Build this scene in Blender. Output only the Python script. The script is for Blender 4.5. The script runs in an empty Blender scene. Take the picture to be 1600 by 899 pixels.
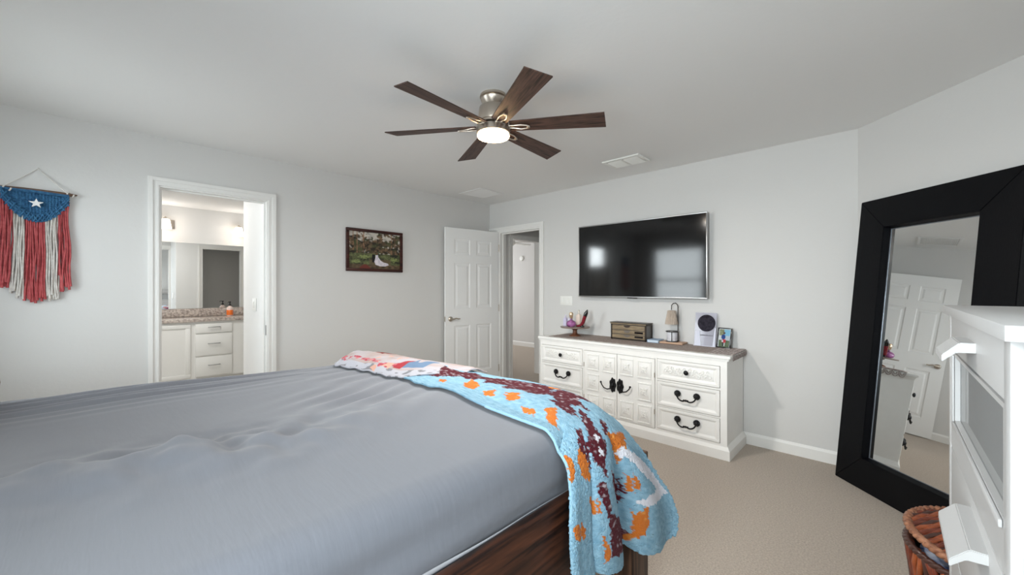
import bpy, bmesh, math, random
from mathutils import Vector, Matrix, noise
S = bpy.context.scene
COL = S.collection
PI = math.pi

# ---------------------------------------------------------------- camera, world, light, exposure
cam_d = bpy.data.cameras.new('camera'); cam = bpy.data.objects.new('camera', cam_d); COL.objects.link(cam)
cam.location = (0, 0, 1.304); cam.rotation_euler = (PI/2, 0, math.radians(43.44))
cam_d.sensor_width = 36; cam_d.lens = 36*622/1600; cam_d.clip_start = 0.02
S.camera = cam
S.view_settings.view_transform = 'Standard'; S.view_settings.look = 'None'
S.view_settings.gamma = 1; S.view_settings.use_curve_mapping = False
S.view_settings.exposure = 1.12
W = bpy.data.worlds.new('world'); S.world = W; W.use_nodes = True
W.node_tree.nodes['Background'].inputs[0].default_value = (0.75, 0.87, 1, 1)
W.node_tree.nodes['Background'].inputs[1].default_value = 1.2

def area(name, loc, rot, sx, sy, power, color=(1, 1, 1), spread=180):
    d = bpy.data.lights.new(name, 'AREA'); d.shape = 'RECTANGLE'; d.size = sx; d.size_y = sy
    d.energy = power; d.color = color; d.spread = math.radians(spread)
    o = bpy.data.objects.new(name, d); COL.objects.link(o); o.location = loc; o.rotation_euler = rot
    return o
DAY = (0.96, 0.98, 1.0)
# daylight through the bedroom windows in the wall behind the bed, and through the bathroom window, plus added unseen fill lights
TILT = math.radians(-2)                      # the blinds throw the daylight upward into the room
area('daylight_window_left', (-3.10, -0.95, 1.46), (PI/2+TILT, 0, 0), 1.0, 1.3, 15, DAY, 120)
area('daylight_window_right', (-0.45, -0.95, 1.46), (PI/2+TILT, 0, 0), 1.0, 1.3, 28, DAY, 110)
area('added_side_fill', (0.86, -0.15, 1.46), (PI/2, 0, PI/2), 0.95, 1.3, 10, DAY, 130)  # added fill from the right to brighten the bed and dresser sides
area('daylight_bathroom_window', (-5.30, -1.33, 2.07), (PI/2, 0, 0), 0.45, 0.5, 12, DAY)
area('added_bathroom_fill', (-5.6, 0.4, 2.40), (0, 0, 0), .5, .5, 12, (1, .97, .93))  # added bare fill that brightens the vanity, no fitting behind it
area('added_next_room_fill', (-7.42, 5.2, 1.5), (PI/2, 0, -PI/2), 1.2, 1.2, 17, DAY)  # added bare fill for the next room, the wall there has no opening
S.cycles.diffuse_bounces = 8; S.cycles.max_bounces = 14

# ---------------------------------------------------------------- helpers
def lin(c):
    if isinstance(c, str):
        c = [int(c[i:i+2], 16) for i in (0, 2, 4)]
    f = lambda v: v/12.92 if v <= .04045 else ((v+.055)/1.055)**2.4
    return tuple(f(v/255) for v in c)

def mat(name, c, rough=.6, metal=0, spec=.5, bump=None, vary=None, emit=None, sheen=0, coat=0, trans=0, alpha=1, ior=1.45):
    """bump=(scale, strength, distance[, stretch xyz]); vary=(scale, colour2[, stretch])"""
    m = bpy.data.materials.new(name); m.use_nodes = True
    n = m.node_tree.nodes; l = m.node_tree.links; b = n['Principled BSDF']
    rgb = lin(c)
    b.inputs['Base Color'].default_value = (*rgb, 1)
    b.inputs['Roughness'].default_value = rough; b.inputs['Metallic'].default_value = metal
    b.inputs['Specular IOR Level'].default_value = spec; b.inputs['IOR'].default_value = ior
    b.inputs['Sheen Weight'].default_value = sheen; b.inputs['Coat Weight'].default_value = coat
    b.inputs['Transmission Weight'].default_value = trans; b.inputs['Alpha'].default_value = alpha
    tc = n.new('ShaderNodeTexCoord')
    def noise_node(scale, stretch, detail=4):
        mp = n.new('ShaderNodeMapping'); l.new(tc.outputs['Object'], mp.inputs[0])
        mp.inputs['Scale'].default_value = stretch
        t = n.new('ShaderNodeTexNoise'); t.inputs['Scale'].default_value = scale; t.inputs['Detail'].default_value = detail
        l.new(mp.outputs[0], t.inputs[0]); return t
    if vary:
        t = noise_node(vary[0], vary[2] if len(vary) > 2 else (1, 1, 1))
        r = n.new('ShaderNodeValToRGB'); r.color_ramp.elements[0].position = .35; r.color_ramp.elements[1].position = .65
        r.color_ramp.elements[0].color = (*rgb, 1); r.color_ramp.elements[1].color = (*lin(vary[1]), 1)
        l.new(t.outputs['Fac'], r.inputs[0]); l.new(r.outputs[0], b.inputs['Base Color'])
    if bump:
        t = noise_node(bump[0], bump[3] if len(bump) > 3 else (1, 1, 1), 3)
        bn = n.new('ShaderNodeBump'); bn.inputs['Strength'].default_value = bump[1]; bn.inputs['Distance'].default_value = bump[2]
        l.new(t.outputs['Fac'], bn.inputs['Height']); l.new(bn.outputs[0], b.inputs['Normal'])
    if emit:
        b.inputs['Emission Color'].default_value = (*lin(emit[0]), 1); b.inputs['Emission Strength'].default_value = emit[1]
    return m

def wood(name, c1, c2, axis, scale=3.0, rough=.45, stretch=14, spec=.4, bump=.15):
    st = [stretch]*3; st[axis] = 1.0
    m = mat(name, c1, rough, spec=spec)
    n = m.node_tree.nodes; l = m.node_tree.links; b = n['Principled BSDF']
    tc = n.new('ShaderNodeTexCoord'); mp = n.new('ShaderNodeMapping'); mp.inputs['Scale'].default_value = st
    l.new(tc.outputs['Object'], mp.inputs[0])
    t = n.new('ShaderNodeTexNoise'); t.inputs['Scale'].default_value = scale; t.inputs['Detail'].default_value = 6; t.inputs['Distortion'].default_value = 1.2
    l.new(mp.outputs[0], t.inputs[0])
    r = n.new('ShaderNodeValToRGB'); e = r.color_ramp.elements
    e[0].position = .36; e[1].position = .66; e[0].color = (*lin(c1), 1); e[1].color = (*lin(c2), 1)
    l.new(t.outputs['Fac'], r.inputs[0]); l.new(r.outputs[0], b.inputs['Base Color'])
    bn = n.new('ShaderNodeBump'); bn.inputs['Strength'].default_value = bump; bn.inputs['Distance'].default_value = .004
    l.new(t.outputs['Fac'], bn.inputs['Height']); l.new(bn.outputs[0], b.inputs['Normal'])
    return m

def attr_mat(name, rough=.9, sheen=0, bump=None, spec=.3):
    m = mat(name, (128, 128, 128), rough, sheen=sheen, bump=bump, spec=spec)
    n = m.node_tree.nodes; a = n.new('ShaderNodeAttribute'); a.attribute_name = 'pattern'
    m.node_tree.links.new(a.outputs['Color'], n['Principled BSDF'].inputs['Base Color'])
    return m

def BM(): return bmesh.new()

def box(bm, x0, x1, y0, y1, z0, z1, bev=0, seg=2):
    if x1 < x0: x0, x1 = x1, x0
    if y1 < y0: y0, y1 = y1, y0
    if z1 < z0: z0, z1 = z1, z0
    vs = [bm.verts.new((x, y, z)) for z in (z0, z1) for y in (y0, y1) for x in (x0, x1)]
    fs = [bm.faces.new([vs[i] for i in q]) for q in ((0, 2, 3, 1), (4, 5, 7, 6), (0, 1, 5, 4), (2, 6, 7, 3), (0, 4, 6, 2), (1, 3, 7, 5))]
    if bev:
        es = list({e for f in fs for e in f.edges})
        bmesh.ops.bevel(bm, geom=es, offset=bev, segments=seg, affect='EDGES', profile=.5)
    return vs

def prism(bm, prof, axis, a0, a1):
    """extrude a 2D polygon along an axis. axis 0: prof=(y,z); 1: prof=(x,z); 2: prof=(x,y)"""
    def P(p, a):
        return ((a, p[0], p[1]), (p[0], a, p[1]), (p[0], p[1], a))[axis]
    A = [bm.verts.new(P(p, a0)) for p in prof]; B = [bm.verts.new(P(p, a1)) for p in prof]
    fs = [bm.faces.new(A), bm.faces.new(B[::-1])]
    k = len(prof)
    for i in range(k):
        fs.append(bm.faces.new((A[i], B[i], B[(i+1) % k], A[(i+1) % k])))
    bmesh.ops.recalc_face_normals(bm, faces=fs)

def lathe(bm, prof, c=(0, 0, 0), n=32, axis=2, cap=True, ang0=0.0, squash=1.0):
    """prof: (radius, height) list"""
    rings = []
    for r, h in prof:
        ring = []
        for i in range(n):
            a = ang0 + 2*PI*i/n; u, v = r*math.cos(a), r*math.sin(a)*squash
            p = ((h, u, v), (u, h, v), (u, v, h))[axis]
            ring.append(bm.verts.new((c[0]+p[0], c[1]+p[1], c[2]+p[2])))
        rings.append(ring)
    fs = []
    for a, b in zip(rings, rings[1:]):
        for i in range(n):
            fs.append(bm.faces.new((a[i], a[(i+1) % n], b[(i+1) % n], b[i])))
    if cap:
        fs.append(bm.faces.new(rings[0])); fs.append(bm.faces.new(rings[-1]))
    bmesh.ops.recalc_face_normals(bm, faces=fs)

def tube(bm, pts, r, n=8, close=False, cap=True, flat=1.0):
    pts = [Vector(p) for p in pts]; k = len(pts)
    rad = r if isinstance(r, (list, tuple)) else [r]*k
    rings = []; up = None
    for i in range(k):
        a = pts[(i-1) % k] if (i or close) else pts[0]; b = pts[(i+1) % k] if (i < k-1 or close) else pts[-1]
        d = (b-a).normalized() if (b-a).length > 1e-9 else Vector((0, 0, 1))
        if up is None:
            up = d.cross(Vector((0, 0, 1)) if abs(d.z) < .9 else Vector((1, 0, 0))).normalized()
        up = (up - d*up.dot(d)).normalized(); w = d.cross(up)
        rings.append([bm.verts.new(pts[i] + (up*math.cos(2*PI*j/n) + w*math.sin(2*PI*j/n)*flat)*rad[i]) for j in range(n)])
    fs = []
    for i in range(k if close else k-1):
        a, b = rings[i], rings[(i+1) % k]
        for j in range(n):
            fs.append(bm.faces.new((a[j], a[(j+1) % n], b[(j+1) % n], b[j])))
    if cap and not close:
        fs.append(bm.faces.new(rings[0][::-1])); fs.append(bm.faces.new(rings[-1]))
    bmesh.ops.recalc_face_normals(bm, faces=fs)

def sphere(bm, c, r, sx=1, sy=1, sz=1, u=16, v=10):
    M = Matrix.Translation(c) @ Matrix.Diagonal((sx, sy, sz, 1))
    bmesh.ops.create_uvsphere(bm, u_segments=u, v_segments=v, radius=r, matrix=M)

def raised(bm, x0, x1, z0, z1, y, d, inset):
    """raised or sunk panel on a face at y looking to -y: edge at y, plateau at y+d after the inset"""
    a = [(x0, z0), (x1, z0), (x1, z1), (x0, z1)]
    b = [(x0+inset, z0+inset), (x1-inset, z0+inset), (x1-inset, z1-inset), (x0+inset, z1-inset)]
    A = [bm.verts.new((p[0], y, p[1])) for p in a]; B = [bm.verts.new((p[0], y+d, p[1])) for p in b]
    for i in range(4): bm.faces.new((A[i], A[(i+1) % 4], B[(i+1) % 4], B[i]))
    bm.faces.new(B)

def ring4(a0, a1, b0, b1, w, h=None):
    """four non-overlapping strips of a rectangular frame (a = across, b = up)"""
    h = w if h is None else h
    return ((a0, a1, b0, b0+h), (a0, a1, b1-h, b1), (a0, a0+w, b0+h, b1-h), (a1-w, a1, b0+h, b1-h))

def gridmesh(bm, nu, nv, f):
    V = [[bm.verts.new(f(i/(nu-1), j/(nv-1))) for j in range(nv)] for i in range(nu)]
    for i in range(nu-1):
        for j in range(nv-1):
            bm.faces.new((V[i][j], V[i+1][j], V[i+1][j+1], V[i][j+1]))
    return V

def mesh_obj(name, bm, m, smooth=None):
    me = bpy.data.meshes.new(name); bm.to_mesh(me); bm.free()
    if m: me.materials.append(m)
    if smooth is not None:
        me.polygons.foreach_set('use_smooth', [True]*len(me.polygons))
        if smooth < 180:
            bmx = bmesh.new(); bmx.from_mesh(me)
            lim = math.radians(smooth)
            for e in bmx.edges:
                if len(e.link_faces) == 2 and e.calc_face_angle(0) > lim: e.smooth = False
            bmx.to_mesh(me); bmx.free()
    o = bpy.data.objects.new(name, me); COL.objects.link(o)
    return o

def tag(o, label=None, cat=None, group=None, kind=None):
    if label: o['label'] = label
    if cat: o['category'] = cat
    if group: o['group'] = group
    if kind: o['kind'] = kind
    return o

def thing(name, loc, label, cat, group=None, rot=(0, 0, 0)):
    o = bpy.data.objects.new(name, None); COL.objects.link(o); o.empty_display_size = .05
    o.location = loc; o.rotation_euler = rot
    return tag(o, label, cat, group)

def part(name, bm, m, parent, smooth=40, label=None, local=False):
    """geometry in world coordinates unless local"""
    o = mesh_obj(name, bm, m, smooth); o.parent = parent
    if not local:
        root = parent
        mw = Matrix.Identity(4)
        chain = []
        while root is not None: chain.append(root); root = root.parent
        for r in reversed(chain):
            mw = mw @ r.matrix_parent_inverse @ r.matrix_basis
        o.matrix_parent_inverse = mw.inverted()
    if label: o['label'] = label
    return o

def single(name, bm, m, label, cat, group=None, smooth=40, kind=None):
    """one mesh that is a whole thing: origin moved to the middle of its base"""
    xs = [v.co for v in bm.verts]
    c = Vector(((min(p.x for p in xs)+max(p.x for p in xs))/2, (min(p.y for p in xs)+max(p.y for p in xs))/2, min(p.z for p in xs)))
    bmesh.ops.translate(bm, verts=bm.verts, vec=-c)
    o = mesh_obj(name, bm, m, smooth); o.location = c
    return tag(o, label, cat, group, kind)

def struct(name, bm, m, parent=None, smooth=None):
    if parent: return part(name, bm, m, parent, smooth)
    o = mesh_obj(name, bm, m, smooth); o['kind'] = 'structure'; return o

def paint(o, fn):
    """per-vertex woven / printed colour from the vertex index"""
    me = o.data; at = me.color_attributes.new('pattern', 'FLOAT_COLOR', 'POINT')
    buf = []
    for i in range(len(me.vertices)): buf += [*fn(i), 1.0]
    at.data.foreach_set('color', buf)

# ---------------------------------------------------------------- materials
M_wall = mat('grey_wall_paint', (212, 211, 209), .75, bump=(45, .22, .003))
M_ceil = mat('ceiling_paint', (233, 233, 232), .85, bump=(32, .2, .004))
M_trim = mat('white_trim_paint', (232, 231, 228), .4)
M_door = mat('white_door_paint', (236, 236, 235), .45)
M_carpet = mat('beige_carpet', (212, 199, 185), .95, spec=.1, bump=(260, .9, .012), vary=(120, (186, 172, 158)), sheen=.2)
M_tile = mat('bathroom_tile', (190, 185, 178), .4)
M_white = mat('white_furniture_paint', (243, 242, 239), .45, vary=(12, (240, 239, 236)))
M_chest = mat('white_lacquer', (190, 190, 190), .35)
M_carved = mat('white_carved_paint', (230, 229, 224), .5, bump=(70, 1.0, .012))
M_iron = mat('black_iron', (28, 28, 30), .45, metal=.4)
M_black = mat('black_stained_wood', (6, 7, 11), .36, spec=.2, bump=(30, .25, .003, (14, 14, 1)))
M_blackh = mat('black_stained_wood_crosswise', (6, 7, 11), .36, spec=.2, bump=(30, .25, .003, (1, 14, 14)))
M_mirror = mat('silvered_mirror', (235, 237, 237), .0, metal=1)
M_chrome = mat('polished_chrome', (200, 200, 200), .15, metal=1)
M_nickel = mat('brushed_nickel', (196, 186, 174), .34, metal=1)
M_steel = mat('satin_steel', (176, 176, 176), .3, metal=1)
M_sheet = mat('grey_sheet_cotton', (116, 119, 127), .85, spec=.2, sheen=.25, bump=(9, .12, .01, (1, 6, 1)))
M_hem = mat('pale_sheet_hem', (196, 198, 204), .85, spec=.2)
M_bedwood = wood('dark_stained_pine', (32, 18, 13), (92, 54, 36), 1, 2.2, .45, 16)
M_bedpost = wood('dark_stained_post', (40, 27, 21), (104, 76, 58), 2, 2.5, .5, 14)
M_plastic = mat('white_plastic', (236, 236, 232), .35)
M_black_plastic = mat('black_plastic', (20, 20, 21), .4)
M_screen = mat('dark_glass_screen', (6, 6, 7), .09, spec=.6)
M_blade = wood('walnut_blade', (40, 28, 25), (96, 70, 60), 0, 5, .5, 12)
M_lamp = mat('lit_frosted_glass', (255, 240, 215), .4, emit=((255, 214, 160), 13))
M_sconce = mat('lit_shade_glass', (255, 245, 230), .4, emit=((255, 236, 212), 1.7))
def glass(name, c, rough=.02, a=.25):
    m = mat(name, c, rough, spec=.6); n = m.node_tree.nodes; l = m.node_tree.links
    t = n.new('ShaderNodeBsdfTransparent'); t.inputs[0].default_value = (*[min(1, .4+.6*v) for v in lin(c)], 1)
    x = n.new('ShaderNodeMixShader'); x.inputs[0].default_value = a
    l.new(t.outputs[0], x.inputs[1]); l.new(n['Principled BSDF'].outputs[0], x.inputs[2]); l.new(x.outputs[0], n['Material Output'].inputs[0])
    return m
M_pane = glass('window_glass', (235, 240, 240), .02, .1)

# ---------------------------------------------------------------- room shell
WX, WY, H = -3.993, 3.768, 2.44          # left wall face, far wall face, ceiling
KC = 3.608                               # angled wall: x + y = KC
RX, RY = 0.66, -0.74                     # right wall, rear wall
T = .115
bm = BM(); box(bm, -7.7, 0.9, -1.6, 6.8, -.1, 0); struct('floor', bm, M_carpet)
bm = BM(); box(bm, -7.7, 0.9, -1.6, 6.8, H, H+.1); struct('ceiling', bm, M_ceil)

# left wall with the bathroom doorway
DY0, DY1, DH = .345, 1.075, 2.075
bm = BM()
box(bm, WX-T, WX, RY, DY0, 0, H); box(bm, WX-T, WX, DY1, WY+T, 0, H); box(bm, WX-T, WX, DY0, DY1, DH, H)
struct('wall_left', bm, M_wall)
# far wall with the bedroom doorway
BX0, BX1, BH = -3.80, -3.094, 2.045
bm = BM()
box(bm, WX, BX0, WY, WY+T, 0, H); box(bm, BX1, KC-WY, WY, WY+T, 0, H); box(bm, BX0, BX1, WY, WY+T, BH, H)
struct('wall_far', bm, M_wall)
# angled wall
cx = KC-WY; ry = KC-RX
bm = BM(); o_ = .1
prism(bm, [(cx, WY), (RX, ry), (RX+o_, ry+.04), (cx+.05, WY+o_)], 2, 0, H)
struct('wall_angled', bm, M_wall)
SW = (-.60, .30)                              # added opening in the right wall, unseen, lets the side fill in
bm = BM(); box(bm, RX, RX+T, RY-.2, SW[0], 0, H); box(bm, RX, RX+T, SW[1], ry+.03, 0, H); box(bm, RX, RX+T, *SW, 0, .80); box(bm, RX, RX+T, *SW, 2.12, H); struct('wall_right', bm, M_wall)
# rear wall with two windows
WIN = [(-3.60, -2.60), (-0.95, 0.05)]; WZ0, WZ1 = .80, 2.12
bm = BM()
xs = [WX-T, WIN[0][0], WIN[0][1], WIN[1][0], WIN[1][1], RX]
for i in (0, 2, 4): box(bm, xs[i], xs[i+1], RY-.12, RY, 0, H)
for a, b in WIN: box(bm, a, b, RY-.12, RY, 0, WZ0); box(bm, a, b, RY-.12, RY, WZ1, H)
struct('wall_rear', bm, M_wall)
def window(name, x0, x1, y0, y1, z0, z1, slats=True):
    bm = BM(); f = .04
    for q in ring4(x0, x1, z0, z1, f): box(bm, q[0], q[1], y0, y1, q[2], q[3])
    zm = z0+(z1-z0)*.5
    if slats: box(bm, x0+f, x1-f, y0+.01, y1-.01, zm-.025, zm+.025)
    w = struct(name, bm, M_trim)
    bm = BM(); box(bm, x0+f, x1-f, (y0+y1)/2-.003, (y0+y1)/2+.003, z0+f, z1-f); part('window_pane', bm, M_pane, w)
    if slats:
        bm = BM(); z = z0+.06
        while z < z1-.05:
            prism(bm, [(y1+.012, z+.003), (y1+.05, z-.003), (y1+.05, z-.001), (y1+.012, z+.005)], 0, x0+.01, x1-.01); z += .055
        box(bm, x0+.01, x1-.01, y1+.008, y1+.055, z1-.05, z1)
        part('window_blind', bm, M_plastic, w)
window('window_1', *WIN[0], RY-.10, RY-.06, WZ0, WZ1)
window('window_2', *WIN[1], RY-.10, RY-.06, WZ0, WZ1)

bm = BM()
for q in ring4(*SW, .80, 2.12, .04): box(bm, RX+.06, RX+.10, *q)
w4 = struct('added_side_window', bm, M_trim)  # guessed window out of view, added for the light from the right
bm = BM(); box(bm, RX+.078, RX+.082, SW[0]+.04, SW[1]-.04, .84, 2.08); part('window_pane', bm, M_pane, w4)

# bathroom shell
BXF = -7.24
PX = -4.84                                 # partition end
bm = BM(); box(bm, BXF-T, BXF, -1.3, 2.8, 0, H); struct('wall_bathroom_far', bm, M_wall)
bm = BM(); wx0, wx1, wz0, wz1 = -5.55, -5.05, 1.80, 2.34
box(bm, BXF, wx0, -1.3, -1.2, 0, H); box(bm, wx1, WX-T, -1.3, -1.2, 0, H)
box(bm, wx0, wx1, -1.3, -1.2, 0, wz0); box(bm, wx0, wx1, -1.3, -1.2, wz1, H)
struct('wall_bathroom_near', bm, M_wall)
window('window_3', wx0, wx1, -1.27, -1.23, wz0, wz1, slats=False)
bm = BM(); box(bm, BXF, WX-T, 2.7, 2.8, 0, H); struct('wall_bathroom_side', bm, M_wall)
# partition beside the doorway (smooth white) and the closet front behind it with an opening
bm = BM(); box(bm, PX, WX-T, DY1+.004, DY1+.09, 0, H)
box(bm, PX, PX+.09, DY1+.09, 1.47, 0, H); box(bm, PX, PX+.09, 2.09, 2.7, 0, H); box(bm, PX, PX+.09, 1.47, 2.09, 2.05, H)
struct('wall_bathroom_closet', bm, mat('white_wall_paint', (228, 228, 227), .6))
bm = BM(); box(bm, -7.24, -4.108, -1.2, 2.7, 0, .004); struct('floor_bathroom', bm, M_tile)

# doorway trim: casing profile swept as boxes with an outer bead
def casing_x(name, x, y0, y1, zt, side, w=.062, depth=.018, y0b=None):
    """casing on a wall face at x; side=+1 projects to +x"""
    bm = BM(); m_ = w*.55
    def frame(i0, i1, d):                      # a band of the moulding between offsets i0..i1 from the opening
        box(bm, x, x+side*d, y0-i1, y0-i0, 0, zt+i0); box(bm, x, x+side*d, y1+i0, y1+i1, 0, zt+i0)
        box(bm, x, x+side*d, y0-i1, y1+i1, zt+i0, zt+i1)
    frame(-.002, w*.2, depth*.75); frame(w*.2, m_, depth*.55); frame(m_, w, depth)
    return bm
bm = casing_x('trim', WX, DY0, DY1, DH, 1, .058)
bm2 = casing_x('t', WX-T, DY0, DY1, DH, -1, .058)
me_ = bpy.data.meshes.new('x'); bm2.to_mesh(me_); bm.from_mesh(me_); bm2.free()
box(bm, WX-T-.002, WX+.002, DY0-.001, DY0+.012, 0, DH-.012); box(bm, WX-T-.002, WX+.002, DY1-.012, DY1+.001, 0, DH-.012); box(bm, WX-T-.002, WX+.002, DY0-.001, DY1+.001, DH-.012, DH+.001)
box(bm, WX-T*.65, WX-T*.35, DY0+.011, DY0+.024, 0, DH-.024); box(bm, WX-T*.65, WX-T*.35, DY1-.024, DY1-.011, 0, DH-.024); box(bm, WX-T*.65, WX-T*.35, DY0+.011, DY1-.011, DH-.024, DH-.011)
struct('trim_1', bm, M_trim)
bm = BM(); box(bm, WX-.034, WX-.006, DY1-.0135, DY1-.0115, .88, .97, .0005)
single('strike_plate', bm, M_steel, 'small steel strike plate on the right jamb of the bathroom doorway', 'strike plate')
# closet casing seen in the bathroom mirror
bm = casing_x('t', PX, 1.47, 2.09, 2.05, -1, .06); struct('trim_2', bm, M_trim)

def casing_y(y, x0, x1, zt, side, w=.06, depth=.018, xl=None):
    bm = BM(); xl = x0-w if xl is None else xl
    def frame(i0, i1, d, lx):
        box(bm, x0-i1, x0-i0, y, y+side*d, 0, zt+i0); box(bm, x1+i0, x1+i1, y, y+side*d, 0, zt+i0)
        box(bm, lx, x1+i1, y, y+side*d, zt+i0, zt+i1)
    frame(-.002, w*.2, depth*.75, xl); frame(w*.2, w*.55, depth*.55, xl); frame(w*.55, w, depth, xl)
    return bm
bm = casing_y(WY, BX0, BX1, BH, -1, .06, .018, WX+.004)
bm2 = casing_y(WY+T, BX0, BX1, BH, 1); me_ = bpy.data.meshes.new('x'); bm2.to_mesh(me_); bm.from_mesh(me_); bm2.free()
box(bm, BX0-.001, BX0+.014, WY-.002, WY+T+.002, 0, BH-.014); box(bm, BX1-.014, BX1+.001, WY-.002, WY+T+.002, 0, BH-.014); box(bm, BX0-.001, BX1+.001, WY-.002, WY+T+.002, BH-.014, BH+.001)
box(bm, BX0+.013, BX0+.026, WY+.045, WY+.08, 0, BH-.026); box(bm, BX1-.026, BX1-.013, WY+.045, WY+.08, 0, BH-.026); box(bm, BX0+.013, BX1-.013, WY+.045, WY+.08, BH-.026, BH-.013)
struct('trim_3', bm, M_trim)
bm = BM(); box(bm, BX1-.017, BX1-.0135, WY+.008, WY+.04, .87, .96)
single('door_strike', bm, M_nickel, 'small metal strike plate on the right jamb of the hallway doorway', 'strike plate')

# hallway and the room beyond
HX = -3.83; hy0, hy1, hh = 4.045, 4.66, 2.0
bm = BM(); box(bm, HX-.1, HX, WY+T, hy0, 0, H); box(bm, HX-.1, HX, hy1, 6.6, 0, H); box(bm, HX-.1, HX, hy0, hy1, hh, H)
struct('wall_hall_left', bm, M_wall)
bm = casing_x('t', HX, hy0, hy1, hh, 1, .055)
box(bm, HX-.102, HX+.002, hy0-.001, hy0+.014, 0, hh-.014); box(bm, HX-.102, HX+.002, hy1-.014, hy1+.001, 0, hh-.014); box(bm, HX-.102, HX+.002, hy0-.001, hy1+.001, hh-.014, hh+.001)
struct('trim_4', bm, M_trim)
bm = BM(); box(bm, -2.5, -2.4, WY+T, 6.6, 0, H); struct('wall_hall_right', bm, M_wall)
bm = BM(); box(bm, -7.6, -2.4, 6.6, 6.7, 0, H); struct('wall_hall_far', bm, M_wall)
bm = BM(); box(bm, -7.6, -7.5, WY+T, 6.6, 0, H); box(bm, -7.5, WX-.001, WY+.02, WY+T, 0, H); struct('wall_next_room', bm, M_wall)

# baseboards
def base_prof(h=.095): return [(0, 0), (.014, 0), (.014, h*.8), (.006, h), (0, h)]
bm = BM(); prism(bm, [(WY-p[0], p[1]) for p in base_prof()], 0, BX1+.06, cx-.005); struct('baseboard_far', bm, M_trim)
bm = BM(); prism(bm, [(WX+p[0], p[1]) for p in base_prof()], 1, DY1+.06, WY); prism(bm, [(WX+p[0], p[1]) for p in base_prof()], 1, RY, DY0-.06); struct('baseboard_left', bm, M_trim)
bm = BM()
A = [bm.verts.new((cx-.707*p[0]*1.0-.0058*0, WY-.707*p[0]-0, p[1])) for p in base_prof()]
B = [bm.verts.new((RX-.707*p[0], ry-.707*p[0], p[1])) for p in base_prof()]
bm.faces.new(A); bm.faces.new(B[::-1])
for i in range(5): bm.faces.new((A[i], B[i], B[(i+1) % 5], A[(i+1) % 5]))
struct('baseboard_angled', bm, M_trim)
bm = BM(); prism(bm, [(6.6-p[0], p[1]) for p in base_prof(.1)], 0, -7.5, -2.5); struct('baseboard_hall', bm, M_trim)

# ---------------------------------------------------------------- open six-panel door
def six_panel_door(name, L, Hh, th, parent_loc, rz):
    root = bpy.data.objects.new(name, None); COL.objects.link(root); root.location = parent_loc; root.rotation_euler = (0, 0, rz)
    root['kind'] = 'structure'
    bm = BM(); f = lambda a: a*L
    cols = [(f(.15), f(.44)), (f(.56), f(.85))]; rows = [(.23, .82), (1.03, 1.60), (1.70, 1.895)]
    # slab with sunk panels: frame pieces, then a raised field in every opening
    zs = [0, .23, .82, 1.03, 1.60, 1.70, 1.895, Hh]; xs = [0, *cols[0], *cols[1], L]
    for i in range(5):
        for j in range(7):
            if i in (1, 3) and j in (1, 3, 5):
                x0, x1, z0, z1 = xs[i], xs[i+1], zs[j], zs[j+1]
                box(bm, x0, x1, -th+.0065, -.0065, z0, z1)
                for sg, y in ((1, 0), (-1, -th)):
                    A = [(x0, z0), (x1, z0), (x1, z1), (x0, z1)]
                    lv = [(0, 0), (.011, .006), (.030, .006), (.048, .001)]
                    prev = None
                    for ins, dep in lv:
                        q = [bm.verts.new((x0+ins if a in (0, 3) else x1-ins, y-sg*dep, z0+ins if a in (0, 1) else z1-ins)) for a in range(4)]
                        if prev:
                            for a in range(4):
                                vs = (prev[a], prev[(a+1) % 4], q[(a+1) % 4], q[a]); bm.faces.new(vs if sg < 0 else vs)
                        prev = q
                    bm.faces.new(prev)
            else:
                box(bm, xs[i], xs[i+1], -th, 0, zs[j], zs[j+1])
    bmesh.ops.remove_doubles(bm, verts=bm.verts, dist=.0004)
    bmesh.ops.recalc_face_normals(bm, faces=bm.faces)
    part('door_leaf', bm, M_door, root, None, local=True)
    return root
dx, dy = -3.907+3.80, 2.955-3.745
door = six_panel_door('door_1', math.hypot(dx, dy), 2.03, .035, (-3.80, 3.745, .012), math.atan2(dy, dx))
DL = math.hypot(dx, dy)
bm = BM(); lathe(bm, [(.031, 0), (.031, .008), (.024, .014), (.012, .018), (.011, .045), (.013, .05)], (DL-.065, 0, .905), 24, 1)
tube(bm, [(DL-.065, .046, .905), (DL-.085, .05, .907), (DL-.12, .05, .914), (DL-.15, .048, .905), (DL-.175, .046, .906)], [.011, .010, .009, .0085, .007], 10)
part('door_handle', bm, M_nickel, door, 50, 'brushed nickel lever handle', local=True)
bm = BM(); box(bm, DL-.0005, DL+.002, -.030, -.005, .875, .935); part('latch_plate', bm, M_nickel, door, None, local=True)
for z in (.22, 1.02, 1.82):
    bm = BM(); tube(bm, [(-.004, .006, z-.045), (-.004, .006, z+.045)], .006, 10); part('hinge', bm, M_nickel, door, 40, local=True)

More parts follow.
